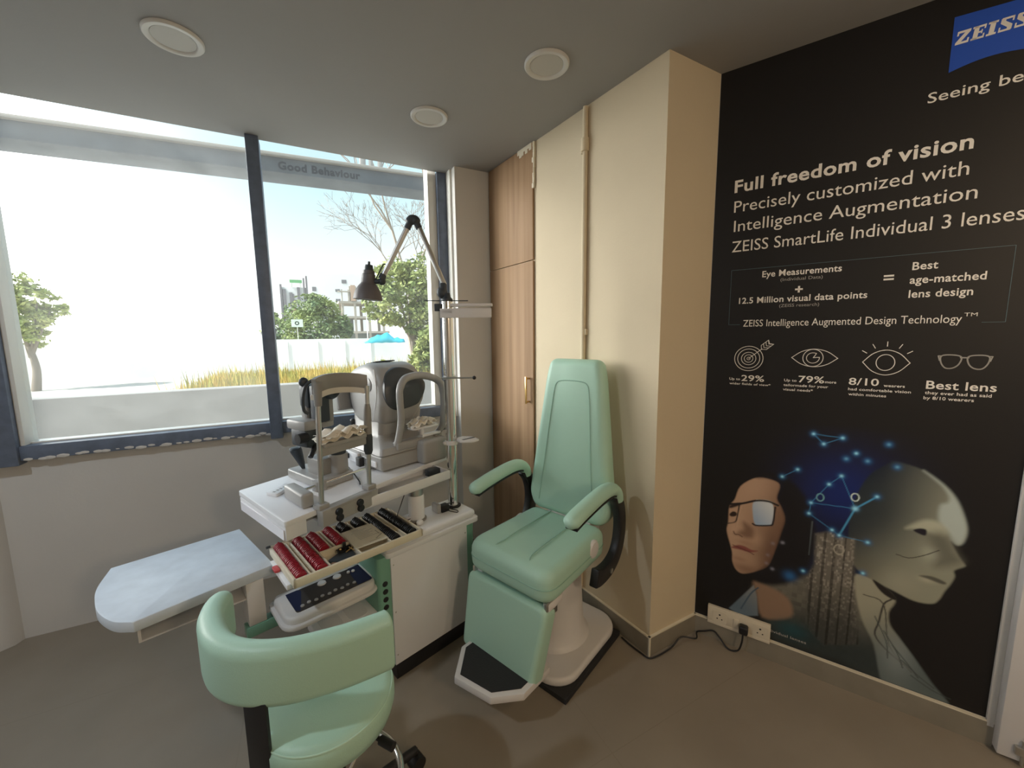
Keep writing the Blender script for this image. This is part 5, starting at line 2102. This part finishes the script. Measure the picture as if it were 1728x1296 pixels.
def tree(name, label, base, blobs, n, leaf, m, seed, trunk_h, tr=.18):
    T = thing(name, label, 'tree', base)
    r = random.Random(seed)
    t = new()
    top = Vector((0, 0, trunk_h))
    tube(t, smooth_path([(0, 0, 0), (.1, .05, trunk_h * .5), tuple(top)], 4), [tr * (1 - .05 * i) for i in range(9)], 10)
    for (cx, cy, cz, rx, ry, rz) in blobs:
        tube(t, [tuple(top * .75), ((cx) * .6, cy * .6, (cz + trunk_h) / 2), (cx, cy, cz)], [tr * .5, tr * .3, tr * .12], 7)
    obj('trunk', t, M_BARK, T)
    vs, fs = [], []
    tot = sum(b[3] * b[5] for b in blobs)
    for (cx, cy, cz, rx, ry, rz) in blobs:
        k_ = int(n * rx * rz / tot)
        sub = [(r.gauss(0, 1), r.gauss(0, 1), r.gauss(0, 1)) for _ in range(max(6, k_ // 40))]
        sub = [Vector(s).normalized() * r.uniform(.55, 1.0) for s in sub]
        for _ in range(k_):
            s = r.choice(sub)
            p = s + Vector((r.gauss(0, .13), r.gauss(0, .13), r.gauss(0, .10)))
            if p.length > 1.12:
                p = p.normalized() * 1.1
            c = Vector((cx + p.x * rx, cy + p.y * ry, cz + p.z * rz))
            a = Vector((r.gauss(0, 1), r.gauss(0, 1), r.gauss(0, .6))).normalized()
            b = a.cross(Vector((r.gauss(0, 1), r.gauss(0, 1), r.gauss(0, 1)))).normalized()
            L = leaf * r.uniform(.6, 1.3)
            q = len(vs)
            vs += [tuple(c - a * L), tuple(c + b * L * .5), tuple(c + a * L), tuple(c - b * L * .5)]
            fs.append((q, q + 1, q + 2, q + 3))
    me = bpy.data.meshes.new('foliage')
    me.from_pydata(vs, [], fs)
    me.materials.append(m)
    o = bpy.data.objects.new('foliage', me)
    COL.objects.link(o)
    o.parent = T
    return T


ML1 = leaf_mat('sunlit green leaves', (0.16, 0.22, 0.055), (0.42, 0.46, 0.16), 1.0)
ML2 = leaf_mat('deep green leaves', (0.10, 0.17, 0.075), (0.34, 0.40, 0.13), 0.5)
ML3 = leaf_mat('yellow green leaves', (0.30, 0.36, 0.10), (0.60, 0.62, 0.24), 0.8)
tree('leafy_tree', 'large leafy tree filling the right of the window view, behind the reading lamp', (5.2, 22, GZ),
     [(-.2, 0, 4.7, 1.8, 1.6, 1.7), (-1.3, 0, 4.1, 1.1, 1.2, 1.1), (1.1, 0, 3.2, 1.2, 1.2, 2.2), (-.9, 0, 5.4, 1.1, 1.0, 1.2), (.6, 0, 5.8, 1.3, 1.0, 1.1), (.2, -.3, 3.4, .9, .8, .9), (1.0, -.3, 1.7, .9, 1.0, 1.0)], 9500, .14, ML1, 4, 3.0)
tree('domed_tree', 'dense domed green tree in front of the tall building outside', (0.9, 38, GZ),
     [(-.2, 0, 3.6, 2.3, 2.0, 2.3), (1.5, 0, 3.0, 1.3, 1.4, 1.7), (-1.6, 0, 2.8, 1.2, 1.2, 1.3), (.2, 0, 5.0, 1.5, 1.4, 1.1)], 7500, .17, ML2, 5, 2.6)
tree('low_tree', 'small dark green tree at the left edge of the right-hand pane, beyond the mullion', (-2.3, 45, GZ),
     [(0, 0, 3.3, 1.0, 1.0, 1.5), (-.7, 0, 2.6, .9, .9, 1.2)], 1300, .2, ML2, 6, 2.0)
tree('pale_tree', 'pale sunlit tree at the far left of the wide left pane', (-12.0, 28, GZ),
     [(-.3, 0, 4.7, 1.0, 1.0, 1.2), (.5, 0, 4.3, .9, .9, .8), (-.1, 0, 3.5, 1.1, 1.0, 1.0), (.9, 0, 3.9, .7, .6, .5), (-.2, 0, 2.8, .9, .8, .7)], 5200, .13, ML3, 7, 2.2)
tree('shrub', 'bright green shrub at the foot of the large leafy tree, beside the right window edge', (5.15, 18, GZ),
     [(0, 0, 1.4, .8, .7, .9), (-.4, 0, 1.2, .7, .6, .8), (.1, 0, 2.3, .7, .5, .7)], 4500, .12, ML1, 8, .8, .08)
tree('weed', 'tall pale weed rising from the dry grass in front of the hoarding', (3.2, 21, GZ),
     [(0, 0, .9, .35, .3, .4), (.3, 0, 1.1, .25, .3, .3), (-.4, 0, .8, .4, .3, .3)], 120, .10, ML3, 9, .8, .02)

# bare tree: branches only
BT = thing('bare_tree', 'bare branching tree rising above the large leafy tree', 'tree', (6.3, 26, GZ))
t = new()
rb = random.Random(21)


def branch(p, d, L, r, depth):
    q = p + d * L
    mid = p + d * L * .5 + Vector((rb.uniform(-1, 1), rb.uniform(-1, 1), rb.uniform(-.5, 1))) * L * .08
    tube(t, [p, mid, q], [r, r * .85, r * .7], 5 if depth < 3 else 3, cap=False)
    if depth >= 7:
        return
    for k in range(3 if depth in (1, 2, 4) else 2):
        nd = (d + Vector((rb.gauss(0, .42), rb.gauss(0, .3), rb.gauss(.02, .36)))).normalized()
        branch(q, nd, L * rb.uniform(.66, .86), max(.010, r * .66), depth + 1)


branch(Vector((0, 0, 0)), Vector((-.02, 0, 1)), 5.2, .13, 0)
branch(Vector((0, 0, 4.6)), Vector((-.55, 0, .9)).normalized(), 2.0, .07, 1)
branch(Vector((0, 0, 4.9)), Vector((.35, 0, .9)).normalized(), 1.9, .06, 1)
obj('branches', t, M_BARK, BT)

# tower block with dark fins
TB = thing('tower_block', 'tall white building with dark vertical fins and a green roof sign', 'building', (-0.9, 60, GZ))
t = new()
box(t, -1.6, 1.5, .2, 5, 0, 9.0)
obj('wall', t, M_BWHITE, TB)
for x0, x1, z0, z1 in ((-1.68, -1.45, 4.5, 9.3), (-1.36, -1.02, 4.2, 8.7), (-.62, -.30, 6.5, 8.3), (-.28, -.10, 6.6, 8.1), (.28, .62, 5.5, 9.0), (1.02, 1.22, 5.0, 10.2), (1.32, 1.56, 5.0, 10.5)):
    t = new()
    box(t, x0, x1, -.1, .25, z0, z1)
    obj('fin', t, M_BDARK, TB)
t = new()
box(t, -.62, .25, .12, .22, 5.4, 6.3)
obj('brick_panel', t, M_BRICK, TB)
t = new()
box(t, -.50, .92, 0, .10, 9.55, 9.95)
box(t, -.30, -.26, .1, .2, 9.0, 9.6); box(t, .70, .74, .1, .2, 9.0, 9.6)
obj('roof_sign', t, mat('green sign', (0.16, 0.42, 0.18), 0.5), TB)

WB = thing('white_building', 'plain white building with small windows, right of the finned tower', 'building', (4.5, 68, GZ))
t = new()
box(t, -4.0, 4.5, 0, 6, 0, 12.2)
obj('wall', t, M_BWHITE, WB)
for x, z, w, h in ((-2.9, 9.7, .55, .65), (.15, 9.6, .25, .4), (.5, 9.6, .35, .45), (.15, 8.1, .25, .45), (.5, 8.1, .3, .45), (1.35, 11.0, .7, .55), (3.2, 8.5, .4, .5)):
    t = new()
    box(t, x - w / 2, x + w / 2, -.05, .05, z - h / 2, z + h / 2)
    obj('window', t, M_BDARK, WB)

FB = thing('concrete_frame', 'unfinished concrete building frame with open floors, behind the lamp shade', 'building', (5.9, 50, GZ))
t = new()
for z in (3.0, 4.75, 6.45):
    box(t, -2.3, 3.2, 0, 5, z - .12, z + .12)
for x in (-1.9, -.55, 1.0, 2.6):
    box(t, x - .12, x + .12, .1, .4, 0, 6.4)
for x in (-1.9, .5, 2.6):
    box(t, x - .15, x + .15, 3.6, 4, 0, 6.4)
for x in (-1.9, -1.2, -.6):
    box(t, x - .06, x + .06, .1, .3, 6.4, 7.9)
box(t, -2.3, -.3, 0, .5, 7.6, 7.72)
box(t, -1.1, -.3, .2, .3, 6.5, 8.3)
obj('frame', t, M_BRAW, FB)
t = new()
box(t, -.95, -.45, -.05, .1, 6.6, 8.4)
obj('brick_infill', t, mat('orange brick', (0.48, 0.34, 0.25), 0.8), FB)
t = new()
box(t, -2.0, 3.0, 1.8, 2.0, 0, 2.9)
box(t, -1.7, -.7, 1.5, 1.7, 3.1, 4.6)
obj('infill_panel', t, mat('grey green panel', (0.22, 0.25, 0.24), 0.8), FB)

t = new()
n = 12
gr = {}
hp = [.02, .20, .45, .55, .78, .66, .86, .98, .62, .40, .50, .30, .34]
for i in range(n + 1):
    x = 3.55 + i * .225
    for j, (yy, k) in enumerate(((28.6, 0), (28.8, .55), (29.0, 1.0), (29.3, .5))):
        gr[i, j] = t.verts.new((x, yy, 1.06 + k * hp[i] * .75 + .02 * math.sin(i * 2.3 + j)))
for i in range(n):
    for j in range(3):
        t.faces.new((gr[i, j], gr[i + 1, j], gr[i + 1, j + 1], gr[i, j + 1]))
o = obj('tarpaulin', t, mat('bright blue tarpaulin', (0.05, 0.48, 0.62), 0.5), None, 20)
sm_ = o.modifiers.new('thick', 'SOLIDIFY'); sm_.thickness = .02
tag(o, 'bright blue tarpaulin draped above the white hoarding', 'tarpaulin')
SH = thing('site_shed', 'low grey site shed behind the hoarding, under the blue tarpaulin', 'shed', (5.0, 32.2, GZ))
t = new()
box(t, -1.8, 2.2, -1.9, 1.0, 0, 2.05)
obj('walls', t, mat('shed wall', (0.45, 0.42, 0.36), 0.8), SH)
SLP = thing('street_lamp', 'thin street lamp beside the unfinished concrete frame', 'street lamp', (4.45, 34, GZ))
t = new()
tube(t, [(0, 0, 0), (0, 0, 4.55)], .035, 8)
obj('pole', t, M_HOARD, SLP)
t = new()
tube(t, [(-.25, 0, 4.5), (0, 0, 4.58), (.35, 0, 4.85)], .035, 8)
obj('lamp_head', t, M_HOARD, SLP)
BS = thing('sign_board', 'pale sign board on a post in front of the domed tree', 'sign', (-.55, 36, GZ))
t = new()
box(t, -.02, .02, 0, .06, 0, 3.6)
obj('post', t, M_HOARD, BS)
t = new()
box(t, -.40, .42, -.05, 0, 3.3, 3.9)
obj('board', t, mat('pale mint board', (0.62, 0.72, 0.62), 0.6), BS)
t = new()
ring(t, 0, 3.6, .12, .12, .07, 14)
for v in t.verts:
    v.co = Vector((v.co.x, -.055, v.co.y))
obj('emblem', t, mat('dark emblem', (0.10, 0.16, 0.12), 0.6), BS)
